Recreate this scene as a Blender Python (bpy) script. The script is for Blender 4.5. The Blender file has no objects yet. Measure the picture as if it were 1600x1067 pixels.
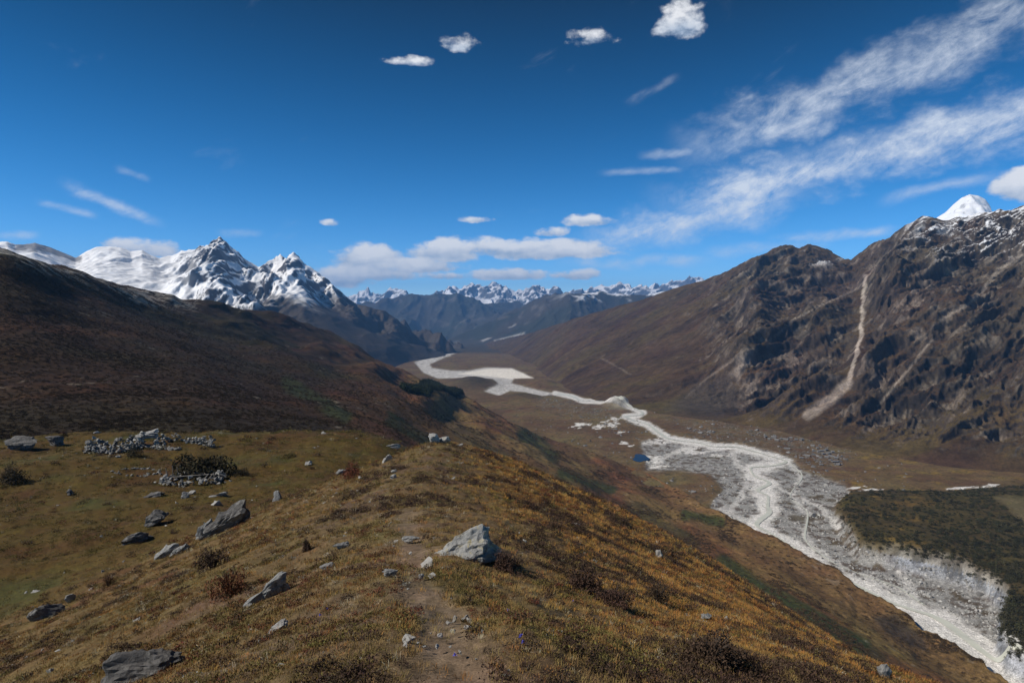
import bpy, bmesh, math, random
import numpy as np
from mathutils import Vector

# ------------------------------------------------------------------ camera, sky, sun, exposure
F, HZ = 978.0, 490.0            # focal length and horizon row of the 1600 px wide frame
scene = bpy.context.scene
C = scene.collection
cam_d = bpy.data.cameras.new('camera'); cam = bpy.data.objects.new('camera', cam_d); C.objects.link(cam)
cam_d.sensor_width = 36.0; cam_d.lens = F / 1600 * 36.0
cam_d.shift_y = -(533.5 - HZ) / 1600
cam_d.clip_start = 0.1; cam_d.clip_end = 120000
cam.location = (0, 0, 0); cam.rotation_euler = (math.pi / 2, 0, 0)
scene.camera = cam

SUN_EL, SUN_AZ = math.radians(42), math.radians(-107)     # azimuth measured from +Y towards +X
sd = Vector((math.sin(SUN_AZ) * math.cos(SUN_EL), math.cos(SUN_AZ) * math.cos(SUN_EL), math.sin(SUN_EL)))
sun_d = bpy.data.lights.new('sun', 'SUN'); sun = bpy.data.objects.new('sun', sun_d); C.objects.link(sun)
sun_d.energy = 4.6; sun_d.angle = math.radians(0.55); sun_d.color = (1.0, 0.94, 0.86)
sun.rotation_euler = sd.to_track_quat('Z', 'Y').to_euler()

vs = scene.view_settings
vs.view_transform = 'Standard'; vs.look = 'None'; vs.gamma = 1.0; vs.exposure = 0.0; vs.use_curve_mapping = False
cy = scene.cycles
cy.use_denoising = True; cy.max_bounces = 5; cy.diffuse_bounces = 2; cy.glossy_bounces = 2
cy.transparent_max_bounces = 4; cy.volume_bounces = 0; cy.caustics_reflective = False; cy.caustics_refractive = False
cy.sample_clamp_indirect = 6.0

world = bpy.data.worlds.new('World'); scene.world = world; world.use_nodes = True

class NT:
    """small helper round a node tree"""
    def __init__(s, tree): s.t = tree; s.n = tree.nodes; s.l = tree.links
    def new(s, typ, **kw):
        nd = s.n.new(typ)
        for k, v in kw.items(): setattr(nd, k, v)
        return nd
    def put(s, sock, v):
        if isinstance(v, bpy.types.NodeSocket): s.l.new(v, sock)
        elif isinstance(v, (int, float)) and sock.type in ('VECTOR',): sock.default_value = (v, v, v)
        elif isinstance(v, (tuple, list)) and sock.type == 'RGBA' and len(v) == 3: sock.default_value = (*v, 1)
        else: sock.default_value = v
    def m(s, op, a, b=0.0, c=None, clamp=False):
        nd = s.new('ShaderNodeMath', operation=op, use_clamp=clamp)
        s.put(nd.inputs[0], a); s.put(nd.inputs[1], b)
        if c is not None: s.put(nd.inputs[2], c)
        return nd.outputs[0]
    def mr(s, v, a, b, c=0.0, d=1.0, smooth=False):
        nd = s.new('ShaderNodeMapRange', interpolation_type='SMOOTHSTEP' if smooth else 'LINEAR')
        for i, x in enumerate((v, a, b, c, d)): s.put(nd.inputs[i], x)
        return nd.outputs[0]
    def mix(s, f, a, b, blend='MIX'):
        nd = s.new('ShaderNodeMix', data_type='RGBA', blend_type=blend)
        s.put(nd.inputs[0], f); s.put(nd.inputs[6], a); s.put(nd.inputs[7], b)
        return nd.outputs[2]
    def noise(s, vec, scale, detail=4.0, rough=0.55, dist=0.0, dim='3D'):
        nd = s.new('ShaderNodeTexNoise', noise_dimensions=dim)
        if vec is not None: s.l.new(vec, nd.inputs['Vector'])
        nd.inputs['Scale'].default_value = scale; nd.inputs['Detail'].default_value = detail
        nd.inputs['Roughness'].default_value = rough; nd.inputs['Distortion'].default_value = dist
        return nd.outputs[0]
    def xyz(s, x, y, z):
        nd = s.new('ShaderNodeCombineXYZ')
        s.put(nd.inputs[0], x); s.put(nd.inputs[1], y); s.put(nd.inputs[2], z)
        return nd.outputs[0]

def build_world():
    T = NT(world.node_tree); T.n.clear()
    out = T.new('ShaderNodeOutputWorld'); bg = T.new('ShaderNodeBackground'); bg.inputs[1].default_value = SKY_STRENGTH
    sky = T.new('ShaderNodeTexSky', sky_type='NISHITA', sun_disc=False, sun_elevation=SUN_EL, sun_rotation=SUN_AZ,
                altitude=4800, air_density=1.0, dust_density=0.15, ozone_density=3.0)
    tc = T.new('ShaderNodeTexCoord'); sep = T.new('ShaderNodeSeparateXYZ'); T.l.new(tc.outputs['Generated'], sep.inputs[0])
    x, y, z = sep.outputs
    # compass bearing and height above the horizon, both in degrees
    az = T.m('MULTIPLY', T.m('ARCTAN2', x, y), 57.29578)
    el = T.m('MULTIPLY', T.m('ARCSINE', z), 57.29578)
    p = T.xyz(az, T.m('MULTIPLY', el, 1.6), 0.0)
    wob = T.noise(p, 0.22, 6, 0.6); wob2 = T.noise(p, 0.5, 6, 0.56)
    # ---- heaps of cumulus low over the far range and single puffs: (bearing, height, half width, half height, density)
    cums = CUMULUS
    tot = None; shade = None
    for (a, e, ra, re, dn) in cums:
        dx = T.m('DIVIDE', T.m('SUBTRACT', az, a), ra); dy = T.m('DIVIDE', T.m('SUBTRACT', el, e), re)
        # flat base: squeeze the lower half
        dyl = T.m('MULTIPLY', T.m('MINIMUM', dy, 0.0), 1.7); dy2 = T.m('ADD', T.m('MAXIMUM', dy, 0.0), dyl)
        r2 = T.m('ADD', T.m('MULTIPLY', dx, dx), T.m('MULTIPLY', dy2, dy2))
        v = T.m('MULTIPLY', T.m('SUBTRACT', 1.0, r2), dn)
        tot = v if tot is None else T.m('MAXIMUM', tot, v)
        s_ = T.m('MULTIPLY', T.m('MAXIMUM', T.m('SUBTRACT', 1.0, r2), 0.0), dy)
        shade = s_ if shade is None else T.m('ADD', shade, s_)
    nz = T.m('ADD', T.m('MULTIPLY', T.m('SUBTRACT', wob, 0.5), 2.6), T.m('MULTIPLY', T.m('SUBTRACT', wob2, 0.5), 3.0))
    cm = T.mr(T.m('ADD', T.m('MAXIMUM', tot, -2.5), nz), 0.0, 1.05, 0, 1, True)
    lit = T.mr(T.m('ADD', shade, T.m('MULTIPLY', T.m('SUBTRACT', wob2, 0.5), 1.5)), -0.35, 0.35)
    ccol = T.mix(lit, (0.42, 0.52, 0.66), (0.92, 0.93, 0.95))
    # ---- cirrus: streaks on a high sheet (u, v on a plane 1 unit above), running the same way all over the sky
    zz = T.m('MAXIMUM', z, 0.03)
    tot2 = None
    for (a0, e0, a1, e1, wd, dn) in CIRRUS:
        L = math.hypot(a1 - a0, e1 - e0); ux, uy = (a1 - a0) / L, (e1 - e0) / L
        dx = T.m('SUBTRACT', az, a0); dy = T.m('SUBTRACT', el, e0)
        al = T.m('ADD', T.m('MULTIPLY', dx, ux), T.m('MULTIPLY', dy, uy))
        ac = T.m('SUBTRACT', T.m('MULTIPLY', dy, ux), T.m('MULTIPLY', dx, uy))
        ac = T.m('ADD', ac, T.m('MULTIPLY', T.m('SUBTRACT', wob, 0.5), wd * 2.2))
        ends = T.m('MULTIPLY', T.mr(al, -0.12 * L, 0.2 * L, 0, 1, True), T.mr(al, 0.8 * L, 1.12 * L, 1, 0, True))
        v = T.m('MULTIPLY', T.m('MULTIPLY', T.mr(T.m('ABSOLUTE', ac), 0.0, wd, 1, 0, True), ends), dn)
        tot2 = v if tot2 is None else T.m('MAXIMUM', tot2, v)
    # feathered streak texture drawn out along the streaks
    rot = math.radians(24)
    sa = T.m('ADD', T.m('MULTIPLY', az, math.cos(rot)), T.m('MULTIPLY', el, math.sin(rot)))
    sb = T.m('SUBTRACT', T.m('MULTIPLY', el, math.cos(rot)), T.m('MULTIPLY', az, math.sin(rot)))
    st = T.noise(T.xyz(T.m('MULTIPLY', sa, 0.4), sb, 3.0), 0.55, 9, 0.7, 0.5)
    st2 = T.noise(T.xyz(sa, T.m('MULTIPLY', sb, 1.3), 9.0), 0.55, 7, 0.68, 0.3)
    stx = T.m('ADD', T.m('MULTIPLY', st, 0.6), T.m('MULTIPLY', st2, 0.4))
    ci = T.m('MULTIPLY', T.m('MULTIPLY', T.mr(stx, 0.33, 0.62, 0, 1), T.m('POWER', T.m('MAXIMUM', tot2, 0.0), 1.3)), 0.85, None, True)
    # thin wisps elsewhere in the sky
    wisp = T.mr(T.noise(T.xyz(T.m('MULTIPLY', sa, 0.12), T.m('MULTIPLY', sb, 0.3), 20.0), 1.0, 6, 0.6, 0.4), 0.62, 0.85, 0, 0.16, True)
    ci = T.m('MAXIMUM', ci, T.m('MULTIPLY', wisp, T.mr(el, 0, 6)))
    col = T.new('ShaderNodeHueSaturation'); T.l.new(sky.outputs[0], col.inputs['Color'])
    col.inputs['Saturation'].default_value = SKY_SAT; col.inputs['Value'].default_value = 1.0; col.inputs['Hue'].default_value = SKY_HUE
    # thin high-altitude air: pale towards the horizon, deep blue overhead
    gr = T.new('ShaderNodeVectorMath', operation='SCALE'); T.l.new(col.outputs[0], gr.inputs[0]); T.put(gr.inputs['Scale'], T.mr(el, 1.0, 27.0, 1.95, 0.36))
    k = 1.0 / SKY_STRENGTH
    c1 = T.mix(T.m('MULTIPLY', ci, 0.9), gr.outputs[0], (0.80 * k, 0.86 * k, 0.94 * k))
    vm = T.new('ShaderNodeVectorMath', operation='SCALE'); T.l.new(ccol, vm.inputs[0]); vm.inputs['Scale'].default_value = k
    c2 = T.mix(T.m('MULTIPLY', cm, 0.96), c1, vm.outputs[0])
    T.l.new(c2, bg.inputs[0]); T.l.new(bg.outputs[0], out.inputs[0])

SKY_STRENGTH, SKY_SAT, SKY_HUE = 0.10, 1.36, 0.497
HAZE = 0.000055
def dirdeg(px, py):     # bearing and height of a sky spot
    xx, zz = (px - 800) / F, (HZ - py) / F
    return math.degrees(math.atan(xx)), math.degrees(math.atan(zz / math.hypot(1, xx)))
def cum(px, py, w, h, d=1.0):
    a, e = dirdeg(px, py); k = math.cos(math.radians(a))
    return (a, e, w / F * 57.3 * k * k, h / F * 57.3 * k, d)
CUMULUS = [cum(225, 391, 70, 22, 1.4), cum(530, 436, 70, 26, 1.6), cum(575, 410, 62, 34, 1.7), cum(600, 430, 60, 20, 1.5), cum(660, 418, 80, 18, 1.5), cum(695, 398, 62, 30, 1.7), cum(770, 388, 80, 20, 1.5),
           cum(850, 394, 130, 24, 1.7), cum(920, 347, 50, 12, 1.2), cum(862, 364, 30, 12, 1.2), cum(745, 344, 28, 9, 1.1), cum(518, 349, 18, 8, 1.0), cum(700, 432, 60, 9, 1.1),
           cum(790, 431, 76, 14, 1.5), cum(900, 431, 50, 14, 1.4), cum(720, 72, 30, 17, 1.0), cum(1060, 40, 50, 36, 1.25),
           cum(925, 62, 40, 16, .75), cum(640, 98, 40, 9, .6), cum(1610, 295, 66, 38, 1.5), cum(1700, 250, 90, 60, 1.3), cum(-200, 380, 90, 20, 1.3), cum(2000, 330, 160, 40, 1.4)]
def cir(x0, y0, x1, y1, w, d):
    a0, e0 = dirdeg(x0, y0); a1, e1 = dirdeg(x1, y1)
    return (a0, e0, a1, e1, w / F * 57.3 * 0.8, d)
CIRRUS = [cir(900, 385, 1260, 300, 46, 1.15), cir(1050, 318, 1780, 130, 64, 1.3), cir(1080, 232, 1720, -30, 66, 1.05), cir(960, 372, 1210, 325, 50, 1.0), cir(1200, 262, 1500, 190, 40, .8),
          cir(100, 288, 250, 350, 15, .95), cir(60, 316, 150, 338, 10, .65), cir(-30, 365, 60, 366, 10, .7), cir(1210, 374, 1410, 358, 16, .85), cir(1100, 395, 1290, 380, 16, .7),
          cir(1380, 315, 1560, 270, 14, .65), cir(340, 366, 410, 366, 12, .5), cir(880, 412, 1110, 405, 18, .75), cir(180, 262, 235, 280, 10, .45),
          cir(1000, 242, 1090, 236, 12, .6), cir(940, 270, 1070, 262, 11, .55), cir(980, 160, 1060, 120, 12, .4)]
build_world()
world.cycles.sampling_method = 'MANUAL'; world.cycles.sample_map_resolution = 256

# ------------------------------------------------------------------ numpy helpers
rng = np.random.default_rng(11)
_perm = np.concatenate([np.random.default_rng(5).permutation(256)] * 3).astype(np.int64)
_g3 = np.random.default_rng(6).normal(size=(256, 3)); _g3 /= np.linalg.norm(_g3, axis=1)[:, None]
def pnoise(x, y, z=0.0):
    x, y, z = np.broadcast_arrays(np.asarray(x, float), np.asarray(y, float), np.asarray(z, float))
    xi, yi, zi = np.floor(x), np.floor(y), np.floor(z)
    xf, yf, zf = x - xi, y - yi, z - zi
    xi = xi.astype(np.int64) & 255; yi = yi.astype(np.int64) & 255; zi = zi.astype(np.int64) & 255
    u, v, w = (t * t * t * (t * (t * 6 - 15) + 10) for t in (xf, yf, zf))
    def gr(i, j, k):
        h = _perm[_perm[_perm[xi + i] + yi + j] + zi + k]; g = _g3[h]
        return g[..., 0] * (xf - i) + g[..., 1] * (yf - j) + g[..., 2] * (zf - k)
    def lp(a, b, t): return a + t * (b - a)
    return 1.6 * lp(lp(lp(gr(0,0,0), gr(1,0,0), u), lp(gr(0,1,0), gr(1,1,0), u), v),
                    lp(lp(gr(0,0,1), gr(1,0,1), u), lp(gr(0,1,1), gr(1,1,1), u), v), w)
def fbm(x, y, z=0.0, o=5, gain=0.5, lac=2.03):
    s = 0; a = 1.0; f = 1.0
    for i in range(o):
        s = s + a * pnoise(np.asarray(x) * f + 17.3 * i, np.asarray(y) * f - 9.1 * i, np.asarray(z) * f + 3.7 * i); a *= gain; f *= lac
    return s
def ridged(x, y, z=0.0, o=5, gain=0.5, lac=2.07):
    s = 0; a = 1.0; f = 1.0; w = 1.0
    for i in range(o):
        n = 1 - np.abs(pnoise(np.asarray(x) * f + 31.7 * i, np.asarray(y) * f + 11.9 * i, np.asarray(z) * f)); n = n * n * w
        s = s + a * n; w = np.clip(n * 1.6, 0, 1); a *= gain; f *= lac
    return s
def sst(v, a, b):
    t = np.clip((v - a) / (b - a), 0, 1); return t * t * (3 - 2 * t)
def pchip(xk, yk, x):
    """monotone cubic; xk (K,), yk (K,N) -> (len(x),N)"""
    xk = np.asarray(xk, float); yk = np.asarray(yk, float)
    h = np.diff(xk)[:, None]; d = np.diff(yk, axis=0) / h
    m = np.zeros_like(yk); m[0] = d[0]; m[-1] = d[-1]
    if len(xk) > 2:
        w1 = 2 * h[1:] + h[:-1]; w2 = h[1:] + 2 * h[:-1]
        ok = d[:-1] * d[1:] > 0
        with np.errstate(divide='ignore', invalid='ignore'):
            hm = (w1 + w2) / (w1 / d[:-1] + w2 / d[1:])
        m[1:-1] = np.where(ok, hm, 0)
    i = np.clip(np.searchsorted(xk, x, side='right') - 1, 0, len(xk) - 2)
    t = ((x - xk[i]) / (xk[i + 1] - xk[i]))[:, None]; hh = h[i]
    return ((1 + 2*t) * (1-t)**2) * yk[i] + t*(1-t)**2 * hh * m[i] + t*t*(3-2*t) * yk[i+1] + t*t*(t-1) * hh * m[i+1]
def interp1(xk, yk, x): return pchip(xk, np.asarray(yk, float)[:, None], np.atleast_1d(np.asarray(x, float)).ravel())[:, 0].reshape(np.shape(x))
def mixc(a, b, t): return a + (np.asarray(b, float) - a) * np.clip(t, 0, 1)[..., None]
def segdist(px, py, pts, asp=1.0):
    """distance to a polyline, and position along it"""
    best = np.full(np.shape(px), 1e9)
    for (x0, y0), (x1, y1) in zip(pts[:-1], pts[1:]):
        dx, dy = x1 - x0, (y1 - y0) * asp
        t = np.clip(((px - x0) * dx + (py - y0) * asp * dy) / (dx*dx + dy*dy + 1e-9), 0, 1)
        best = np.minimum(best, np.hypot(px - x0 - t*dx, (py - y0) * asp - t*dy))
    return best
def inpoly(px, py, poly):
    r = np.zeros(np.shape(px), bool); n = len(poly)
    for i in range(n):
        x0, y0 = poly[i]; x1, y1 = poly[(i + 1) % n]
        if y0 == y1: continue
        c = ((y0 > py) != (y1 > py)) & (px < (x1 - x0) * (py - y0) / (y1 - y0) + x0); r ^= c
    return r
def polymask(px, py, poly, soft):
    d = segdist(px, py, list(poly) + [poly[0]]); d = np.where(inpoly(px, py, poly), d, -d)
    return sst(d, -soft, soft)

def tag(o, label, cat=None, group=None, kind=None):
    o['label'] = label
    if cat: o['category'] = cat
    if group: o['group'] = group
    if kind: o['kind'] = kind
    return o
def link(name, me, mat=None, parent=None):
    o = bpy.data.objects.new(name, me); C.objects.link(o)
    if mat is not None and not me.materials: me.materials.append(mat)
    if parent is not None: o.parent = parent
    return o
def grid_mesh(name, X, Y, Z, col=None, keep=None):
    """(R,Cn) vertex grid to a mesh with a colour attribute; keep = optional face mask"""
    R, N = X.shape
    idx = np.arange(R * N).reshape(R, N)
    f = np.stack([idx[:-1, :-1], idx[:-1, 1:], idx[1:, 1:], idx[1:, :-1]], -1).reshape(-1, 4)
    if keep is not None: f = f[keep.reshape(-1)]
    used = np.zeros(R * N, bool); used[f.ravel()] = True
    remap = np.cumsum(used) - 1; f = remap[f]
    V = np.stack([X, Y, Z], -1).reshape(-1, 3)[used]
    me = bpy.data.meshes.new(name)
    me.vertices.add(len(V)); me.vertices.foreach_set('co', V.astype(np.float32).ravel())
    me.loops.add(f.size); me.loops.foreach_set('vertex_index', f.astype(np.int32).ravel())
    me.polygons.add(len(f)); me.polygons.foreach_set('loop_start', np.arange(0, f.size, 4, dtype=np.int32))
    me.polygons.foreach_set('loop_total', np.full(len(f), 4, np.int32))
    me.polygons.foreach_set('use_smooth', np.ones(len(f), bool))
    me.update(calc_edges=True)
    if col is not None:
        a = me.attributes.new('Col', 'FLOAT_COLOR', 'POINT')
        cc = np.ones((len(V), 4), np.float32); cc[:, :3] = np.clip(col.reshape(-1, 3)[used], 0.002, 1)
        a.data.foreach_set('color', cc.ravel())
    return me
def pixgrid(pxs, rows):
    """rows: dict px -> [(y, D) ...] from near to far. Returns y, D knots (K, N) over pxs"""
    ks = sorted(rows); K = len(rows[ks[0]])
    yk = np.array([[rows[k][i][0] for i in range(K)] for k in ks]); dk = np.log(np.array([[rows[k][i][1] for i in range(K)] for k in ks]))
    return pchip(ks, yk, pxs).T, pchip(ks, dk, pxs).T
def normals(X, Y, Z):
    P = np.stack([X, Y, Z], -1); a = np.gradient(P, axis=1); b = np.gradient(P, axis=0)
    n = np.cross(a, b); n /= np.linalg.norm(n, axis=-1, keepdims=True) + 1e-12
    return np.where(n[..., 2:3] < 0, -n, n)

# ------------------------------------------------------------------ materials
def terrain_mat(name, scales, bump, rough=0.95, contrast=0.5, spec=0.15):
    """vertex colour broken up by noise at several real-world scales, plus bump"""
    mat = bpy.data.materials.new(name); mat.use_nodes = True; T = NT(mat.node_tree); b = T.n['Principled BSDF']
    at = T.new('ShaderNodeAttribute', attribute_name='Col'); tc = T.new('ShaderNodeTexCoord'); P = tc.outputs['Object']
    col = at.outputs['Color']; h = None
    for i, (sc, amt) in enumerate(scales):
        n = T.noise(P, sc, 6, 0.6)
        f = T.mr(n, 0.25, 0.75, 1 - contrast * amt, 1 + contrast * amt)
        nd = T.new('ShaderNodeVectorMath', operation='SCALE'); T.put(nd.inputs[0], col); T.put(nd.inputs['Scale'], f); col = nd.outputs[0]
        h = n if h is None else T.m('ADD', T.m('MULTIPLY', h, 1.0), T.m('MULTIPLY', n, scales[0][0] / sc))
    hn = T.n.new('ShaderNodeHueSaturation'); T.put(hn.inputs['Color'], col)
    T.put(hn.inputs['Hue'], T.mr(T.noise(P, scales[0][0] * 0.4, 3), 0.3, 0.7, 0.485, 0.515))
    T.l.new(hn.outputs[0], b.inputs['Base Color'])
    bp = T.new('ShaderNodeBump'); bp.inputs['Strength'].default_value = bump[0]; bp.inputs['Distance'].default_value = bump[1]
    T.l.new(h, bp.inputs['Height']); T.l.new(bp.outputs[0], b.inputs['Normal'])
    b.inputs['Roughness'].default_value = rough; b.inputs['Specular IOR Level'].default_value = spec
    return mat
def simple_mat(name, c0, c1, scale, rough=0.9, bump=(0.4, 0.05), c2=None, spots=None, per_inst=0.0, spec=0.2, trans=False):
    mat = bpy.data.materials.new(name); mat.use_nodes = True; T = NT(mat.node_tree); b = T.n['Principled BSDF']
    tc = T.new('ShaderNodeTexCoord'); P = tc.outputs['Object']
    n = T.noise(P, scale, 7, 0.65); col = T.mix(T.mr(n, 0.32, 0.68), c0, c1)
    if c2 is not None:
        n2 = T.noise(P, scale * 2.3, 5, 0.7, 0.4); col = T.mix(T.mr(n2, spots[0], spots[1]), col, c2)
    if per_inst:
        oi = T.new('ShaderNodeObjectInfo'); hs = T.new('ShaderNodeHueSaturation'); T.put(hs.inputs['Color'], col)
        T.put(hs.inputs['Value'], T.mr(oi.outputs['Random'], 0, 1, 1 - per_inst, 1 + per_inst))
        r2 = T.m('FRACT', T.m('MULTIPLY', oi.outputs['Random'], 37.7)); T.put(hs.inputs['Hue'], T.mr(r2, 0, 1, 0.48, 0.52)); col = hs.outputs[0]
    T.put(b.inputs['Base Color'], col); b.inputs['Roughness'].default_value = rough; b.inputs['Specular IOR Level'].default_value = spec
    if bump[0]:
        bp = T.new('ShaderNodeBump'); bp.inputs['Strength'].default_value = bump[0]; bp.inputs['Distance'].default_value = bump[1]
        T.l.new(T.noise(P, scale * 3, 8, 0.7), bp.inputs['Height']); T.l.new(bp.outputs[0], b.inputs['Normal'])
    return mat

# ------------------------------------------------------------------ the moraine ridge we stand on, with the grassy bench to its left
def spur_z(x, y, micro=True):
    x = np.asarray(x, float); y = np.asarray(y, float)
    yy = np.clip(y, -6, 150)
    xc = interp1([-6, 0, 9.5, 28, 62, 80, 110, 150], [0, 0, -1.2, -4.2, -7, -10, -15, -20], yy)
    zc = interp1([-6, 0, 3, 9.5, 28, 62, 75, 95, 150], [-1.5, -1.75, -2.1, -3.67, -7.7, -12.7, -16.5, -29, -75], yy)
    d = x - xc; dd = np.sqrt(d * d + 2.2) - 1.48
    g = np.where(dd < 33, 0.32 * dd + 0.0064 * dd * dd, 17.53 + 0.9 * (dd - 33))
    ridge = zc - np.where(d > 0, g, 0.42 * dd)
    xb = interp1([-6, 60, 80, 100, 116, 150], [-22, -22, -17, -19, -23, -30], yy)
    sp = lambda v, k: np.logaddexp(0, v / k) * k
    bench = -20 + 0.6 * fbm(x / 22, y / 22, 3.0, 3) - 0.75 * sp(x - xb, 2.5) - 0.7 * sp(y - 109, 2.0)
    k = 1.3; z = np.logaddexp(ridge / k, bench / k) * k
    if micro:
        fade = sst(y, 0, 8) * 0.7 + 0.3
        z = z + fade * 0.34 * fbm(x / 6.5, y / 6.5, 1.0, 3) + 0.085 * fbm(x / 1.3, y / 1.3, 2.0, 4)
    return z
def hit(px, py, fn=None, d0=1.3, d1=128.0):
    """where the sight line through a spot of the photograph meets the ridge or bench"""
    fn = fn or spur_z
    D = np.exp(np.linspace(math.log(d0), math.log(d1), 3000))
    g = fn((px - 800) / F * D, D) - (HZ - py) / F * D
    i = int(np.argmax(g >= 0)) if (g >= 0).any() else len(D) - 1
    return Vector(((px - 800) / F * D[i], D[i], float(fn((px - 800) / F * D[i], D[i]))))

PATH = [hit(*q) for q in ((705, 1062), (700, 1000), (672, 940), (652, 890), (645, 850), (636, 812), (640, 780), (655, 730))]
PATHXY = [(p.x, p.y) for p in PATH]
def spur_cols(X, Y, Z):
    xc = interp1([-6, 0, 9.5, 28, 62, 80, 110, 150], [0, 0, -1.2, -4.2, -7, -10, -15, -20], np.clip(Y, -6, 150)); d = X - xc
    n1 = fbm(X / 5, Y / 5, 0, 4); n2 = fbm(X / 1.4 + 40, Y / 1.4, 0, 4); n3 = fbm(X / 14 + 9, Y / 14, 4, 3); n4 = fbm(X / 0.35, Y / 0.35, 0, 3)
    left = sst(-d, 1.0, 7.0); right = sst(d, 0.5, 6.0); bench = sst(-Z, 17.6, 19.6) * sst(-X, 12, 20)
    c = np.zeros(X.shape + (3,)); c[:] = (0.165, 0.117, 0.060)
    c = mixc(c, (0.105, 0.070, 0.040), sst(n1, 0.0, 0.5) * 0.8)
    c = mixc(c, (0.135, 0.118, 0.045), sst(n2, 0.1, 0.6) * 0.6)
    # left flank: straw and rust
    cl = mixc(mixc(np.broadcast_to(np.array((0.160, 0.108, 0.046)), c.shape), (0.135, 0.062, 0.030), sst(n1, 0.1, 0.6) * 0.8), (0.115, 0.100, 0.038), sst(n3, 0.0, 0.5) * 0.6)
    c = mixc(c, cl, left)
    cr = mixc(mixc(np.broadcast_to(np.array((0.190, 0.105, 0.038)), c.shape), (0.075, 0.042, 0.025), sst(n1 + 0.4 * n2, 0.05, 0.45) * 0.9), (0.21, 0.14, 0.045), sst(n2, 0.15, 0.6) * 0.5)
    c = mixc(c, cr, right)
    cb = mixc(mixc(np.broadcast_to(np.array((0.098, 0.067, 0.018)), c.shape), (0.088, 0.050, 0.020), sst(n3, 0.0, 0.5) * 0.8), (0.066, 0.072, 0.020), sst(-n3 + 0.3 * n1, 0.25, 0.7) * 0.8)
    c = mixc(c, cb, bench)
    pd = segdist(X, Y, PATHXY) + 0.16 * n2
    wid = np.interp(Y, [2, 6, 10, 14, 30], [0.30, 0.34, 0.42, 0.4, 0.25])
    pm = (1 - sst(pd, wid * 0.2, wid * 1.5)) * np.interp(Y, [0, 12, 18, 30], [0.95, 0.9, 0.5, 0.0])
    c = mixc(c, (0.225, 0.165, 0.118), pm * (0.75 + 0.25 * n4))
    # trodden soil beside the path
    c = mixc(c, (0.15, 0.108, 0.082), sst(fbm(X / 2.6 + 5, Y / 2.6, 8, 3), 0.25, 0.55) * (1 - sst(np.abs(d + 1), 2, 5)) * 0.7 * (1 - pm))
    return c * (1 + 0.28 * n4[..., None]) * np.array((0.82, 0.78, 0.74)), pm
pxs = np.linspace(-520, 2150, 900)
Dl = np.exp(np.linspace(math.log(1.15), math.log(150), 520))
XX = (pxs[None, :] - 800) / F * Dl[:, None]; YY = np.broadcast_to(Dl[:, None], XX.shape).copy(); ZZ = spur_z(XX, YY)
col, pm = spur_cols(XX, YY, ZZ)
ZZ = ZZ - 0.05 * pm
M_ground = terrain_mat('dry_turf', [(1.2, 0.5), (9.0, 0.9), (60.0, 0.9)], (0.9, 0.06), contrast=0.55)
ground = link('ridge_ground', grid_mesh('ridge_ground', XX, YY, ZZ, col), M_ground)
tag(ground, 'grassy moraine ridge with a worn footpath and a flat bench on its left', kind='structure')

# ------------------------------------------------------------------ valley floor: gravel river bed, banks, meadows
def floor_z(D): return np.where(D < 700, -200.0, -186.0 - 0.02 * D)
def floor_D(py):
    t = (np.asarray(py, float) - HZ) / F
    return np.where(200 / t < 700, 200 / t, 186 / np.maximum(t - 0.02, 0.004))
SCRUB = [(1312, 790), (1330, 775), (1400, 772), (1480, 775), (1620, 752), (1950, 800), (1950, 1250), (1700, 1130), (1630, 1090), (1578, 1052), (1562, 1020), (1562, 975), (1570, 955), (1548, 930), (1510, 912), (1470, 900), (1400, 884), (1345, 872), (1322, 840), (1306, 815)]
BED = [(1000, 690), (1045, 683), (1090, 690), (1140, 694), (1200, 704), (1235, 716), (1256, 736), (1322, 757), (1330, 773), (1306, 793), (1306, 812), (1326, 838), (1345, 870), (1400, 884), (1470, 900), (1510, 912), (1548, 930), (1575, 955), (1560, 1000), (1578, 1052), (1635, 1092), (1760, 1160), (1700, 1200), (1540, 1075), (1440, 1020), (1360, 958), (1290, 920), (1220, 862), (1150, 828), (1110, 815), (1108, 790), (1130, 766), (1110, 742), (1060, 735), (1010, 735), (1005, 712)]
FARBED = [(647, 566), (662, 560), (682, 558), (701, 551), (716, 550), (705, 555), (690, 561), (679, 566), (671, 570), (676, 575), (705, 579), (731, 579), (759, 574), (799, 575), (816, 582), (834, 591), (802, 592), (799, 599), (821, 605), (844, 610), (868, 615), (846, 621), (820, 613), (797, 611), (780, 619), (756, 612), (778, 603), (769, 594), (731, 592), (684, 592), (662, 583)]
LAKE = [(716, 584), (745, 579), (762, 576), (800, 576), (834, 591), (800, 592.5), (760, 588)]
CHAN = [(868, 615), (893, 620), (911, 627), (944, 628), (965, 632), (987, 637), (1004, 645), (996, 650), (978, 651), (990, 657), (1011, 664), (1032, 678), (1046, 686), (1088, 692), (1120, 698), (1142, 698), (1172, 704), (1202, 712), (1228, 721), (1204, 728), (1174, 731), (1178, 743), (1201, 755), (1186, 766), (1200, 776), (1198, 790), (1204, 800), (1182, 820), (1200, 832), (1252, 864), (1288, 892), (1336, 914), (1400, 944), (1460, 964), (1504, 994), (1552, 1029), (1600, 1057), (1700, 1115)]
SAND = [((909, 665), (14, 4)), ((955, 662), (10, 6)), ((935, 667), (9, 3)), ((972, 676), (10, 2)), ((1023, 691), (20, 5)), ((1078, 703), (22, 5)), ((1023, 718), (14, 5)),
        ((1030, 730), (18, 3)), ((975, 693), (6, 2)), ((986, 697), (5, 2.5)), ((1120, 712), (16, 3)), ((960, 655), (8, 2)), ((1515, 765), (28, 3)), ((1550, 760), (18, 3)), ((1360, 768), (20, 2)), ((1338, 763), (14, 2))]
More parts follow.
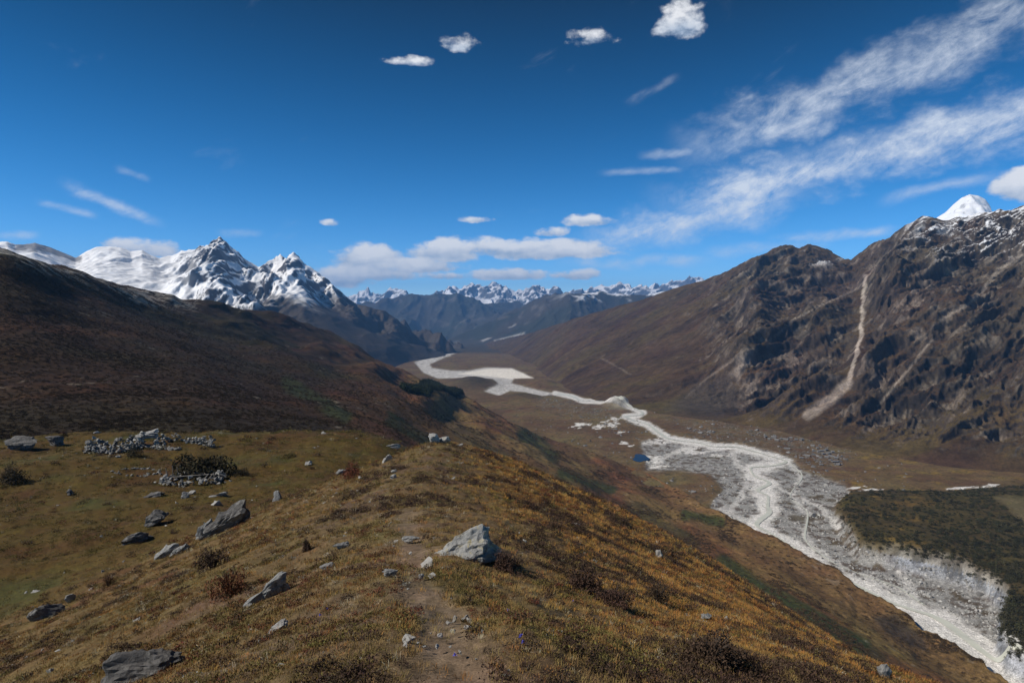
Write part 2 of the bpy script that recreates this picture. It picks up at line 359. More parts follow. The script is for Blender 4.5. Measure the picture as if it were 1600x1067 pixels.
BRAIDS = [([(1088, 692), (1062, 704), (1036, 716), (1020, 728)], 5), ([(1142, 700), (1150, 722), (1170, 744), (1158, 775), (1140, 800), (1178, 824)], 6), ([(1234, 722), (1252, 745), (1236, 775), (1262, 802), (1256, 838), (1292, 872), (1340, 896), (1402, 918), (1445, 945)], 5), ([(1405, 895), (1425, 922), (1436, 950)], 6), ([(1200, 756), (1232, 770), (1280, 790), (1310, 830)], 4), ([(1128, 795), (1160, 815), (1215, 845), (1270, 885)], 6), ([(1500, 990), (1530, 1000), (1560, 1030)], 6)]
BIGSAND = [(1370, 925), (1430, 945), (1500, 985), (1520, 1025), (1490, 1040), (1440, 1005), (1390, 965), (1340, 935)]
def floor_relief(px, py, X, Y):
    jx = 5 * fbm(X / 60, Y / 60, 1, 3); jy = 3 * fbm(X / 60 + 7, Y / 60, 2, 3)
    sc = polymask(px + jx, py + jy, SCRUB, 11)
    h = 14 * sc * (1 - 0.75 * sst(1340 - px, 0, 60)) * sst(py, 752, 800)
    h = h + sc * 1.5 * fbm(X / 30, Y / 30, 0, 3)
    bed = np.maximum(polymask(px + jx * .6, py + jy * .6, BED, 5), polymask(px, py, FARBED, 2.5))
    kn = 24 * np.exp(-(((px - 738) / 34) ** 2 + ((py - 601) / 7) ** 2)) + 12 * np.exp(-(((px - 815) / 28) ** 2 + ((py - 622) / 4) ** 2)) + 14 * np.exp(-(((px - 845) / 22) ** 2 + ((py - 600) / 4) ** 2))
    wl = 14 * np.exp(-((py - 553) / 7) ** 2) * sst(px, 655, 720)
    h = h + (1 - bed) * (1.2 * fbm(X / 45, Y / 45, 5, 4) + 1.0) + kn + bed * 0.35 * fbm(X / 9, Y / 9, 0, 3)
    # pale eroded bluff beside the river
    h = h + (15 + 7 * fbm(X / 25, Y / 25, 4, 3)) * np.exp(-np.abs((px - 966) / 19) ** 3 - np.abs((py - 632) / 5.0) ** 2)
    return h, sc, bed
def floor_at(px, py):
    D = float(floor_D(py)); x = (px - 800) / F * D
    h, _, _ = floor_relief(np.array([px * 1.0]), np.array([py * 1.0]), np.array([x]), np.array([D]))
    return Vector((x, D, float(floor_z(D)) + float(h[0])))
fpx = np.linspace(540, 1990, 900)
fpy = np.concatenate([np.linspace(1240, 900, 130, endpoint=False), np.linspace(900, 640, 220, endpoint=False), np.linspace(640, 534, 150)])
PX, PY = np.meshgrid(fpx, fpy); DD = floor_D(PY)
XX = (PX - 800) / F * DD; YY = DD.copy()
fh, fsc, fbed = floor_relief(PX, PY, XX, YY)
n0 = fbm(XX / 120, YY / 120, 0, 5); n1 = fbm(XX / 30, YY / 30, 3, 4); n2 = fbm(XX / 9, YY / 9, 5, 3); ndir = fbm(XX / 14 + YY / 40, YY / 26 - XX / 60, 9, 4)
c = np.zeros(XX.shape + (3,)); c[:] = (0.135, 0.098, 0.056)
c = mixc(c, (0.105, 0.068, 0.042), sst(n0, 0.0, 0.4) * 0.8)
c = mixc(c, (0.150, 0.125, 0.060), sst(-n0 + 0.3 * n1, 0.15, 0.6) * 0.7)
c = mixc(c, (0.21, 0.145, 0.045), sst(n1, 0.2, 0.5) * sst(PX, 1250, 1330) * sst(-PY, -790, -765) * sst(PY, 690, 720) * 0.8)
rocky = np.clip(polymask(PX, PY, [(820, 612), (905, 625), (960, 640), (970, 655), (900, 650), (850, 636)], 10) + polymask(PX, PY, [(1060, 655), (1200, 668), (1330, 705), (1320, 735), (1250, 725), (1150, 690), (1080, 680)], 12), 0, 1)
c = mixc(c, (0.155, 0.145, 0.130), np.clip(rocky + 0.25 * sst(PX, 820, 900) * sst(-PX, -1330, -1250), 0, 1) * sst(n2 + 0.5 * n1, -0.1, 0.35) * 0.85)
c = mixc(c, (0.055, 0.048, 0.028), sst(n2 + n1 * 0.6, 0.35, 0.7) * 0.7)
scr = mixc(np.broadcast_to(np.array((0.060, 0.050, 0.023)), c.shape), (0.125, 0.090, 0.032), sst(n1 + 0.5 * n2, 0.15, 0.6) * sst(1480 - PX, -60, 90))
c = mixc(c, scr, fsc)
c = mixc(c, (0.13, 0.115, 0.07), polymask(PX, PY, [(1555, 800), (1610, 800), (1700, 850), (1600, 840)], 8))
# gravel and silt
grav = mixc(np.broadcast_to(np.array((0.29, 0.28, 0.26)), c.shape), (0.10, 0.078, 0.060), sst(n2 + 0.6 * ndir, -0.05, 0.45) * 0.9)
grav = mixc(grav, (0.10, 0.075, 0.045), sst(n1 + 0.4 * n2, 0.30, 0.55) * 0.8)
cd = segdist(PX, PY, CHAN, 1.6) + (5 * n2 + 5 * n1) * sst(PY, 615, 760)
cw = np.interp(PY, [610, 650, 700, 760, 830, 900, 960, 1067], [7, 9, 11, 19, 19, 21, 30, 38])
silt = 1 - sst(cd, cw * 0.5, cw * 1.2)
for pts, w0 in BRAIDS: silt = np.maximum(silt, (1 - sst(segdist(PX, PY, pts, 1.5) + 4 * n2 + 3 * n1, w0 * 0.4, w0 * 1.3)) * 0.6)
silt = np.maximum(silt, polymask(PX + 6 * n2, PY + 4 * n2, BIGSAND, 10) * 0.95)
for (sx, sy), (rx, ry) in SAND:
    silt = np.maximum(silt, 1 - sst(((PX - sx + rx * (0.9 * n2 + 0.8 * n1)) / rx) ** 2 + ((PY - sy + ry * (0.9 * n1 - 0.8 * n2)) / ry) ** 2, 0.4, 1.2))
far = polymask(PX + 3 * n1, PY + 0.8 * n1, FARBED, 1.8)
silt2 = (0.66, 0.635, 0.59)
grav = mixc(grav, (0.46, 0.44, 0.41), far * (1 - 0.8 * sst(n1 + 0.5 * ndir, 0.2, 0.5)))
grav = mixc(grav, silt2, np.maximum(silt, far * sst(ndir + 0.5 * n1, 0.0, 0.5) * 0.8))
lake = polymask(PX, PY, LAKE, 1.5); grav = mixc(grav, (0.78, 0.73, 0.64), lake)
bedm = np.maximum(fbed, np.maximum(silt, far)); c = mixc(c, grav, bedm)
# eroded face of the terrace and the pale bluff: bare moraine
face = np.clip(4 * fsc * (1 - fsc), 0, 1) * sst(PX, 1370, 1410) * sst(PY, 858, 880)
c = mixc(c, mixc(np.broadcast_to(np.array((0.30, 0.318, 0.35)), c.shape), (0.12, 0.127, 0.14), sst(fbm(XX / 12, YY / 12, 2, 5), -0.1, 0.35)), face * 0.95)
c = mixc(c, (0.25, 0.24, 0.215), np.exp(-(((PX - 966) / 17) ** 2 + ((PY - 635) / 5.5) ** 2)) * 1.1)
c = mixc(c, (0.045, 0.04, 0.032), np.exp(-(((PX - 738) / 38) ** 2 + ((PY - 603) / 8) ** 2)) * 0.9 * (1 - far))
c = mixc(c, (0.05, 0.045, 0.035), np.exp(-(((PX - 815) / 28) ** 2 + ((PY - 622) / 4) ** 2)) * 0.7)
c = mixc(c, (0.045, 0.042, 0.035), sst(556 - PY, 2, 7) * sst(PX, 660, 700) * 0.9 * (1 - far))
c = np.where((bedm > 0.5)[..., None], c, c * np.array((0.98, 0.88, 0.70)))
zf = floor_z(YY) + fh
isbed = bedm > 0.5; kf = isbed[:-1, :-1]
M_floor = terrain_mat('valley_meadow', [(0.06, 0.6), (0.35, 0.9), (1.6, 0.8)], (0.8, 1.2), contrast=0.5)
M_bed = terrain_mat('river_gravel', [(0.10, 0.4), (0.45, 0.8), (1.3, 1.0)], (1.0, 1.2), contrast=0.62)
o = link('valley_floor', grid_mesh('valley_floor', XX, YY, zf, c, ~kf), M_floor); tag(o, 'flat brown valley floor with meadows, scrub terrace and moraine hummocks', kind='structure')
o = link('river_bed', grid_mesh('river_bed', XX, YY, zf, c, kf), M_bed); tag(o, 'pale grey gravel river bed winding down the valley', kind='structure')
def ribbon(name, pts, width, mat, lift):
    P = np.array(pts, float); t = np.arange(len(P)); tt = np.linspace(0, len(P) - 1, len(P) * 9)
    q = np.stack([pchip(t, P, tt)[:, i] for i in (0, 1)], -1)
    q[:, 0] += 1.6 * np.sin(tt * 2.1); D = floor_D(q[:, 1]); x = (q[:, 0] - 800) / F * D; c_ = np.stack([x, D], -1)
    d = np.gradient(c_, axis=0); d /= np.linalg.norm(d, axis=1)[:, None] + 1e-9; nrm = np.stack([-d[:, 1], d[:, 0]], -1)
    w = np.interp(q[:, 1], width[0], width[1])[:, None] * (1 + 0.35 * np.sin(tt * 1.7 + 1) [:, None])
    rows = []
    for s in (-1, -0.33, 0.33, 1):
        pp = c_ + nrm * w * s; Dq = pp[:, 1]; pxx = pp[:, 0] / Dq * F + 800; pyy = HZ - floor_z(Dq) / Dq * F
        hh, _, _ = floor_relief(pxx, pyy, pp[:, 0], Dq); rows.append(np.stack([pp[:, 0], pp[:, 1], floor_z(Dq) + hh + lift], -1))
    A = np.stack(rows, 0); return link(name, grid_mesh(name, A[..., 0], A[..., 1], A[..., 2]), mat)
M_water = simple_mat('glacial_water', (0.56, 0.57, 0.48), (0.62, 0.62, 0.53), 0.2, rough=0.4, bump=(0.3, 0.1), spec=0.4)
r = ribbon('river', CHAN, ([615, 660, 720, 800, 900, 1000, 1100], [6, 3.2, 2.0, 2.0, 2.0, 2.3, 2.6]), M_water, 0.45)
tag(r, 'milky glacial river winding along the gravel bed', kind='structure')
r = ribbon('river_branch', [(1234, 724), (1252, 745), (1236, 775), (1262, 802), (1256, 838), (1292, 872), (1340, 896), (1402, 918), (1445, 945)], ([700, 900, 1000], [0.6, 0.7, 0.8]), M_water, 0.45)
tag(r, 'thin side channel of the milky river threading the gravel', kind='structure')
def pond(name, px, py, rx, ry, mat, label):
    a = np.linspace(0, 2 * np.pi, 40, endpoint=False); rr = 1 + 0.12 * np.sin(3 * a + 1) + 0.08 * np.sin(5 * a)
    q = np.stack([px + rx * rr * np.cos(a), py + ry * rr * np.sin(a)], -1); D = floor_D(q[:, 1]); z = max(floor_at(*v).z for v in q) + 0.15
    me = bpy.data.meshes.new(name); me.from_pydata([((v[0] - 800) / F * d, d, z) for v, d in zip(q, D)], [], [list(range(40))]); me.update()
    return tag(link(name, me, mat), label, kind='structure')
M_pond = simple_mat('deep_pond_water', (0.008, 0.020, 0.042), (0.010, 0.024, 0.048), 0.1, rough=0.3, bump=(0.1, 0.05), spec=0.25)
pond('pond', 1001, 717, 12, 5.5, M_pond, 'small dark blue pond beside pale sand on the valley floor')

# ------------------------------------------------------------------ left valley side and the slope below the ridge
ROWS = {-520: [(800, 62), (712, 84), (600, 140), (440, 220), (340, 290), (270, 350), (400, 480)],
        -300: [(790, 70), (705, 90), (605, 150), (470, 235), (370, 310), (325, 380), (430, 520)],
        0: [(775, 82), (692, 98), (612, 160), (512, 250), (440, 325), (392, 405), (470, 560)],
        150: [(770, 85), (686, 102), (612, 182), (532, 300), (472, 440), (437, 600), (500, 800)],
        300: [(770, 88), (682, 106), (615, 212), (556, 385), (506, 610), (470, 860), (520, 1150)],
        400: [(785, 90), (688, 112), (625, 245), (572, 475), (522, 800), (484, 1150), (530, 1500)],
        500: [(805, 90), (700, 125), (632, 285), (582, 565), (545, 950), (515, 1450), (560, 1900)],
        600: [(835, 90), (712, 150), (648, 330), (603, 650), (581, 1000), (566, 1450), (610, 1900)],
        650: [(850, 92), (728, 172), (663, 385), (622, 700), (603, 1000), (590, 1330), (635, 1600)],
        700: [(865, 95), (745, 195), (684, 430), (651, 700), (632, 950), (614, 1230), (655, 1420)],
        760: [(885, 97), (776, 215), (708, 455), (676, 700), (657, 900), (640, 1130), (680, 1230)],
        850: [(930, 100), (822, 240), (750, 480), (722, 650), (704, 820), (684, 1030), (715, 1080)],
        920: [(970, 98), (862, 255), (790, 465), (757, 620), (733, 760), (705, 930), (730, 970)],
        1000: [(1010, 88), (915, 250), (850, 420), (800, 560), (764, 690), (737, 795), (765, 812)],
        1130: [(1090, 76), (1005, 212), (935, 345), (880, 450), (840, 530), (802, 600), (835, 607)],
        1250: [(1150, 70), (1060, 190), (985, 310), (930, 400), (892, 460), (860, 508), (892, 514)],
        1400: [(1240, 60), (1160, 160), (1080, 260), (1025, 330), (987, 376), (948, 412), (982, 417)],
        1540: [(1320, 55), (1260, 140), (1180, 225), (1122, 282), (1083, 316), (1043, 343), (1078, 347)],
        1750: [(1450, 48), (1400, 115), (1330, 180), (1270, 222), (1230, 248), (1190, 268), (1230, 272)],
        2000: [(1600, 40), (1560, 95), (1490, 145), (1430, 178), (1390, 198), (1350, 214), (1390, 217)]}
pxs = np.linspace(-520, 2000, 900)
yk, dk = pixgrid(pxs, ROWS)
jb = 0.022 * fbm(pxs / 40, 0 * pxs, 3.3, 4) * sst(pxs, 900, 1050)
for q_ in (4, 5, 6): yk[q_] = HZ + (yk[q_] - HZ) / (1 + jb); dk[q_] = dk[q_] + np.log(1 + jb)
tk = np.array([0, .8, 2, 3.2, 4.2, 5.2, 5.8]); t = np.concatenate([np.linspace(0, .8, 20, endpoint=False), np.linspace(.8, 5.2, 330, endpoint=False), np.linspace(5.2, 5.8, 24)])
PY = pchip(tk, yk, t); YY = np.exp(pchip(tk, dk, t)); PX = np.broadcast_to(pxs[None, :], PY.shape).copy()
XX = (PX - 800) / F * YY; ZZ = (HZ - PY) / F * YY
tt = np.broadcast_to(t[:, None], PY.shape); edge = sst(tt, 0.8, 1.6) * (1 - sst(tt, 4.9, 5.25) * sst(PX, 820, 1000))
amp = np.clip(YY / 300, 0.2, 3)
gul = ridged(XX / 160 + 0.25 * YY / 160, YY / 420, 2.0, 4)      # gullies running down the slope
ZZ = ZZ + edge * (amp * 2.2 * fbm(XX / 70, YY / 110, 0, 4) + np.clip(YY / 600, 0.0, 1.5) * 5 * (gul - 1.0) * sst(860 - PX, -60, 120) + 0.5 * fbm(XX / 5, YY / 7, 4, 4))
ZZ += 22 * np.exp(-(((PX - 690) / 40) ** 2 + ((PY - 628) / 14) ** 2)) * 0.55 + 8 * np.exp(-(((PX - 590) / 30) ** 2 + ((PY - 580) / 10) ** 2))
n0 = fbm(XX / 130, YY / 260, 0, 4); n1 = fbm(XX / 35, YY / 70, 3, 4); n2 = fbm(XX / 7, YY / 10, 6, 4); n3 = fbm(XX / 60 + YY / 400, YY / 900 - XX / 300, 8, 4)
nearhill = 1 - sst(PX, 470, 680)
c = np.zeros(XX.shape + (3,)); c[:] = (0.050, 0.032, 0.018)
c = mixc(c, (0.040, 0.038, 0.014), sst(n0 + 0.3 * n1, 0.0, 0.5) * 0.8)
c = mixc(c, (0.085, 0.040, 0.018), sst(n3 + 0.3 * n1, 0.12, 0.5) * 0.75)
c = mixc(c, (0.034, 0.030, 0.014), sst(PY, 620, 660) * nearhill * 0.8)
c = mixc(c, (0.032, 0.024, 0.015), sst(n1 + 0.5 * n2, 0.2, 0.7) * 0.7)
w = mixc(mixc(mixc(np.broadcast_to(np.array((0.155, 0.085, 0.042)), c.shape), (0.185, 0.135, 0.062), sst(n0 + 0.25 * n1, 0.0, 0.35)), (0.085, 0.055, 0.032), sst(n3, 0.05, 0.4) * 0.8), (0.060, 0.056, 0.026), sst(-n3 + 0.4 * n1, 0.25, 0.6) * 0.8)
w = mixc(w, (0.165, 0.115, 0.060), sst(PX, 980, 1100) * sst(tt, 3.6, 4.4) * 0.8)
w = mixc(w, (0.17, 0.13, 0.058), (1 - sst(segdist(PX, PY, [(700, 640), (740, 690), (790, 730), (900, 790)], 1.0), 12, 34)) * 0.8)
w = mixc(w, (0.125, 0.060, 0.032), (1 - sst(segdist(PX, PY, [(560, 640), (640, 690), (700, 720)], 1.0), 12, 30)) * 0.8)
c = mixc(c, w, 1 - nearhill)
for pts, r0 in (([(1130, 885), (1200, 925), (1290, 980), (1350, 1010)], 14), ([(820, 680), (865, 712)], 12), ([(880, 742), (955, 762)], 10), ([(610, 655), (690, 700)], 10), ([(450, 600), (540, 650)], 12), ([(1070, 805), (1125, 815)], 8)):
    c = mixc(c, (0.042, 0.058, 0.022), (1 - sst(segdist(PX, PY, pts) + 5 * n1, r0 * 0.5, r0 * 1.3)) * 0.9)
forest = np.exp(-(((PX - 685 - (PY - 615) * 1.2) / 55) ** 2 + ((PY - 614) / 13) ** 2)); c = mixc(c, (0.022, 0.030, 0.014), sst(forest + 0.1 * n1, 0.3, 0.5))
c = mixc(c, (0.05, 0.045, 0.04), polymask(PX, PY, [(1362, 962), (1400, 958), (1440, 990), (1455, 1015), (1425, 1008), (1385, 990)], 5) * 0.9)
c = mixc(c, (0.26, 0.25, 0.23), sst(n2 + 0.5 * n1, 0.78, 0.95) * (0.35 + 0.35 * nearhill) * sst(YY, 100, 200))      # scattered pale stones
snow_f = (1 - sst(segdist(PX, PY, [(0, 392), (130, 430), (300, 466)], 1.0), 3, 26)) * sst(n2 + 0.6 * n1, 0.05, 0.35) * (1 - sst(PX, 300, 420))
snow_f = np.maximum(snow_f, (1 - sst(segdist(PX, PY, [(60, 408), (170, 450), (240, 470)], 1.0), 3, 12)) * sst(n2 + n1, 0.1, 0.5) * 0.8)
c = mixc(c, (0.62, 0.64, 0.68), snow_f * 0.75)
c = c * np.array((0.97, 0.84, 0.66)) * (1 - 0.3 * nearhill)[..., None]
M_hill = terrain_mat('heather_slope', [(0.05, 0.6), (0.3, 0.9), (1.3, 0.9)], (0.9, 0.9), contrast=0.6)
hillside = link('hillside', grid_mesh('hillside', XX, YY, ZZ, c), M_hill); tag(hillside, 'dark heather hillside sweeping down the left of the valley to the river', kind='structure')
HILL = (XX, YY, ZZ, PX, PY, tt)

# ------------------------------------------------------------------ mountains: (skyline px, py, D) over a base line
def mountain(name, label, sky, base, n, rows, relief, colour, mat, curve=1.12, back=0.35):
    sk = np.array(sky, float); bs = np.array(base, float)
    pxs = np.linspace(sk[0, 0], sk[-1, 0], n)
    sy = np.interp(pxs, sk[:, 0], sk[:, 1]); sD = np.exp(interp1(sk[:, 0], np.log(sk[:, 2]), pxs))
    by = interp1(bs[:, 0], bs[:, 1], np.clip(pxs, bs[0, 0], bs[-1, 0])); bD = np.exp(interp1(bs[:, 0], np.log(bs[:, 2]), np.clip(pxs, bs[0, 0], bs[-1, 0])))
    s = np.concatenate([np.linspace(0, 1, rows), 1 + np.linspace(0, 1, 26)[1:]])[:, None]
    bz, sz = (HZ - by) / F * bD, (HZ - sy) / F * sD
    kw = max(3, int(n * 70 / (sk[-1, 0] - sk[0, 0]))) | 1; ker = np.hanning(kw + 2)[1:-1]; ker /= ker.sum()
    ss = np.convolve(np.pad(sz, kw // 2, mode='edge'), ker, 'valid')
    up = np.clip(s, 0, 1); sz = ss + (sz - ss) * sst(up, 0.5, 1.0); dn = np.clip(s - 1, 0, 1)
    D = bD + up * (sD - bD) + dn * back * sD
    Z = bz + up ** curve * (sz - bz) - dn * (0.6 * np.abs(sz - bz))
    PXg = np.broadcast_to(pxs[None], D.shape); X = (PXg - 800) / F * D
    PYg = HZ - F * Z / D
    S = np.broadcast_to(s, D.shape)
    dX, dY, dZ = relief(X, D, Z, S, PXg, PYg)
    X, Y, Z = X + dX, D + dY, Z + dZ
    N = normals(X, Y, Z)
    col = colour(X, Y, Z, S, PXg, HZ - F * Z / np.maximum(Y, 1), N)
    o = link(name, grid_mesh(name, X, Y, Z, col), mat)
    return tag(o, label, kind='structure')
def arr(c, like): return np.broadcast_to(np.array(c, float), like.shape + (3,))
M_rock = terrain_mat('mountain_rock', [(0.012, 0.5), (0.06, 0.9), (0.3, 0.9)], (1.0, 5.0), contrast=0.5)
M_snow = terrain_mat('snow_and_rock', [(0.006, 0.2), (0.03, 0.3)], (0.7, 8.0), contrast=0.35, rough=0.8)
M_far = terrain_mat('distant_slope', [(0.002, 0.4), (0.01, 0.5)], (0.8, 30.0), contrast=0.4)

# right-hand valley wall: smooth brown shoulder, then the cliffs
def rel_right(X, D, Z, S, PX, PY):
    crag = sst(PX, 1040, 1200); e = sst(S, 0.0, 0.12) * (1 - 0.75 * np.exp(-((S - 1) / 0.05) ** 2))
    u = 0.32 * X - 0.95 * D + 22 * fbm(X / 150, D / 150, Z / 150, 3); v = 0.95 * X + 0.32 * D
    gl = ridged(u / 300, v / 1100, 1.3, 5, 0.5)
    mid = ridged(u / 95 + 7, v / 330, Z / 700, 4, 0.5)
    fine = ridged(u / 34, v / 90, Z / 90, 4, 0.5)
    n = e * ((gl - 1.0) * (20 + 30 * crag) + (mid - 1.0) * (6 + 10 * crag) + (fine - 1.0) * (2.5 + 10 * crag) + 5 * crag * (ridged(X / 16, D / 16, Z / 14, 3) - 1.0) + 7 * fbm(X / 90, D / 90, Z / 90, 4) * (0.3 + crag))
    n = n * (1 - 0.75 * np.exp(-(segdist(PX, PY, [(1352, 425), (1346, 520), (1332, 575), (1325, 598), (1300, 622), (1262, 650)]) / 16) ** 2))
    for (bx, by_, rx, ry, hh) in ((1185, 500, 26, 42, 75), (1160, 560, 30, 32, 45), (1120, 510, 22, 18, 30), (1400, 450, 26, 60, 40), (1290, 520, 30, 50, 25), (1480, 470, 40, 40, 30)):
        n = n + hh * np.exp(-(((PX - bx) / rx) ** 2 + ((PY - by_) / ry) ** 2)) * e
    return -0.35 * n, -0.55 * n, 0.75 * n
def col_right(X, Y, Z, S, PX, PY, N):
    us = 0.32 * X - 0.95 * Y; vs_ = 0.95 * X + 0.32 * Y
    n1 = fbm(us / 110, vs_ / 300, Z / 300, 5); n2 = fbm(us / 26, vs_ / 70, Z / 60, 5); n3 = fbm(X / 500, Y / 500, Z / 300, 3)
    crag = sst(PX, 1020, 1180)
    c = mixc(arr((0.100, 0.075, 0.048), X), (0.070, 0.050, 0.038), sst(n1, -0.1, 0.4) * 0.9)
    c = mixc(c, (0.115, 0.098, 0.048), sst(-n1 + 0.4 * n3 + 0.3 * n2, 0.1, 0.5) * (0.4 + 0.5 * sst(PY, 520, 640)))
    steep = sst(0.86 - N[..., 2] + 0.2 * n2, 0.02, 0.24)
    rock = mixc(mixc(arr((0.090, 0.082, 0.078), X), (0.21, 0.205, 0.215), sst(n2 + 0.3 * n1, 0.15, 0.65)), (0.035, 0.033, 0.036), sst(-n2 + 0.5 * n1, 0.1, 0.5) * 0.9)
    c = mixc(c, rock, steep * (0.25 + 0.75 * crag))
    pale = (0.40, 0.41, 0.46)
    c = mixc(c, pale, np.exp(-(((PX - 1168 + (PY - 570) * 0.2) / 22) ** 2 + ((PY - 572) / 34) ** 2)) * sst(n2, -0.25, 0.25) * 0.9)
    for pts, w0, amt in (([(1352, 432), (1349, 470), (1346, 520), (1340, 545), (1332, 575), (1325, 598)], 3.0, 1.0), ([(1325, 598), (1300, 622), (1262, 648)], 8, 0.75),
                        ([(1600, 398), (1560, 425), (1520, 470), (1470, 500)], 3.2, 0.45), ([(1458, 530), (1432, 560), (1400, 600), (1370, 635)], 1.8, 0.45), ([(1150, 560), (1100, 595), (1070, 622)], 1.6, 0.35),
                        ([(1370, 415), (1340, 450), (1240, 500), (1200, 540)], 1.5, 0.4), ([(940, 560), (985, 585)], 1.5, 0.2), ([(1140, 600), (1120, 630)], 2.0, 0.4)):
        dd = segdist(PX + 3 * n2, PY, pts); c = mixc(c, (0.56, 0.58, 0.66), (1 - sst(dd + 1.2 * n2, w0 * 0.5, w0 * 1.5)) * amt * (0.8 + 0.4 * n2))
    tal = polymask(PX, PY, [(1040, 640), (1090, 595), (1140, 590), (1160, 640), (1120, 652)], 14); c = mixc(c, (0.085, 0.083, 0.088), tal * 0.8)
    sn = sst(N[..., 2] + 0.35 * n2 + 0.25 * n1, 0.70, 1.0) * sst(408 - PY + 26 * n1, 0, 50) * sst(PX, 1380, 1460)
    sn = np.maximum(sn, np.exp(-(((PX - 1455) / 22) ** 2 + ((PY - 357) / 12) ** 2)) * sst(n2, -0.2, 0.3))
    sn = np.maximum(sn, np.exp(-(((PX - 1285) / 26) ** 2 + ((PY - 402) / 9) ** 2)) * sst(n2 + 0.3 * n1, 0.05, 0.4) * 0.9)
    c = c * np.array((0.66, 0.54, 0.39))
    return mixc(c, (0.80, 0.82, 0.85), sn * 0.85)
SKY_R = [(748, 545, 5900), (790, 536, 5300), (850, 514, 4400), (900, 497, 3700), (960, 480, 3300), (1000, 469, 3100), (1050, 452, 2900), (1100, 437, 2750), (1130, 424, 2650), (1160, 410, 2600), (1190, 397, 2500), (1224, 383, 2450),
         (1236, 382, 2420), (1248, 388, 2400), (1262, 383, 2380), (1275, 386, 2350), (1300, 396, 2300), (1318, 401, 2250), (1330, 402, 2200), (1345, 394, 2150), (1372, 375, 2050), (1390, 368, 2000), (1405, 354, 1980), (1425, 343, 1950), (1442, 334, 1930),
         (1460, 338, 1900), (1478, 341, 1880), (1495, 338, 1870), (1510, 341, 1850), (1530, 336, 1830), (1550, 333, 1800), (1562, 328, 1790), (1580, 329, 1760), (1600, 321, 1730), (1680, 300, 1600), (1800, 270, 1450), (2000, 240, 1250)]
BASE_R = [(748, 549, 5000), (800, 560, 3750), (850, 592, 2300), (900, 618, 1690), (1000, 643, 1370), (1100, 658, 1230), (1160, 666, 1170), (1230, 680, 1075), (1270, 690, 1010), (1330, 704, 935), (1380, 716, 885), (1440, 726, 845), (1500, 734, 815), (1600, 745, 780), (1750, 765, 715), (2000, 800, 630)]
mountain('mountain_slope', 'steep dark rocky mountainside with scree gullies on the right of the valley', SKY_R, BASE_R, 860, 400, rel_right, col_right, M_rock, 1.1)

# snowy massif on the left
def rel_snow(X, D, Z, S, PX, PY):
    e = sst(S, 0.0, 0.2) * (1 - 0.72 * np.exp(-((S - 1) / 0.05) ** 2)); ru = sst(PX, 230, 330) * 0.8 + 0.2
    e = e * (1 - 0.85 * sst(PX, 380, 520) * (1 - sst(S, 0.45, 0.8)))
    n = e * ru * (120 * (ridged(X / 700 + D / 1500, D / 1300 - Z / 900, 2.2, 5, 0.5) - 1.0) + 62 * (ridged((X + 0.35 * Z) / 150, D / 800, Z / 700, 5, .55) - 1.0) + 40 * fbm(X / 260, D / 300, Z / 260, 4)) + e * 26 * fbm(X / 170, D / 260, Z / 120, 4) * (1 - 0.8 * sst(PX, 240, 330))
    return 0.15 * n, -0.5 * n, 0.65 * n
def col_snow(X, Y, Z, S, PX, PY, N):
    n1 = fbm(X / 420, Y / 420, Z / 300, 5); n2 = fbm(X / 110, Y / 110, Z / 80, 5)
    right = sst(PX, 240, 330)
    rock = mixc(arr((0.060, 0.056, 0.058), X), (0.13, 0.12, 0.115), sst(n2, 0, 0.5))
    sun = N @ np.array(sd)
    n3 = fbm((X + 0.35 * Z) / 40, Y / 200, Z / 120, 4)
    steep = sst(0.68 - N[..., 2] + 0.24 * n2 + 0.2 * n1 + 0.2 * n3, 0.03, 0.13) * (0.3 + 0.7 * right)
    c = mixc(arr((0.92, 0.925, 0.93), X), rock, steep)
    low = sst(PY + 14 * n2 + 10 * n1, 452, 480) * sst(PX, 330, 420); c = mixc(c, (0.052, 0.042, 0.034), low)
    for pts in ([(70, 388), (110, 398), (120, 404)], [(30, 386), (70, 384)]):
        c = mixc(c, (0.09, 0.085, 0.085), (1 - sst(segdist(PX, PY, pts) + 5 * n2, 3, 9)) * 0.8)
    return c
SKY_S = [(-520, 330, 3600), (-300, 350, 3800), (-80, 372, 4000), (0, 378, 4100), (12, 377, 4100), (25, 383, 4100), (55, 380, 4100), (80, 386, 4150), (100, 394, 4200), (118, 402, 4250), (135, 392, 4300), (150, 386, 4350), (172, 385, 4400),
         (190, 388, 4400), (205, 394, 4400), (222, 391, 4400), (235, 399, 4400), (250, 404, 4450), (268, 402, 4450), (285, 394, 4500), (305, 390, 4500), (325, 384, 4500), (338, 379, 4500), (346, 376, 4500), (354, 379, 4500), (364, 389, 4500), (376, 399, 4500), (390, 408, 4500), (404, 414, 4500),
         (418, 409, 4450), (432, 406, 4450), (444, 408, 4450), (452, 400, 4450), (458, 396, 4450), (465, 400, 4450), (474, 409, 4400), (490, 421, 4400), (505, 431, 4350), (520, 444, 4300), (540, 459, 4250), (558, 470, 4200), (575, 476, 4150), (600, 484, 4200), (625, 502, 4200), (655, 522, 4200), (690, 541, 4250), (705, 551, 4250), (725, 568, 4250)]
BASE_S = [(-520, 560, 1100), (0, 545, 1400), (200, 545, 1700), (400, 552, 2000), (520, 565, 2200), (600, 590, 2450), (650, 569, 3250), (690, 563, 3650), (725, 576, 3750)]
mountain('snow_mountain', 'snow covered massif with two rocky summits above the left hillside', SKY_S, BASE_S, 640, 250, rel_snow, col_snow, M_snow, 1.15)

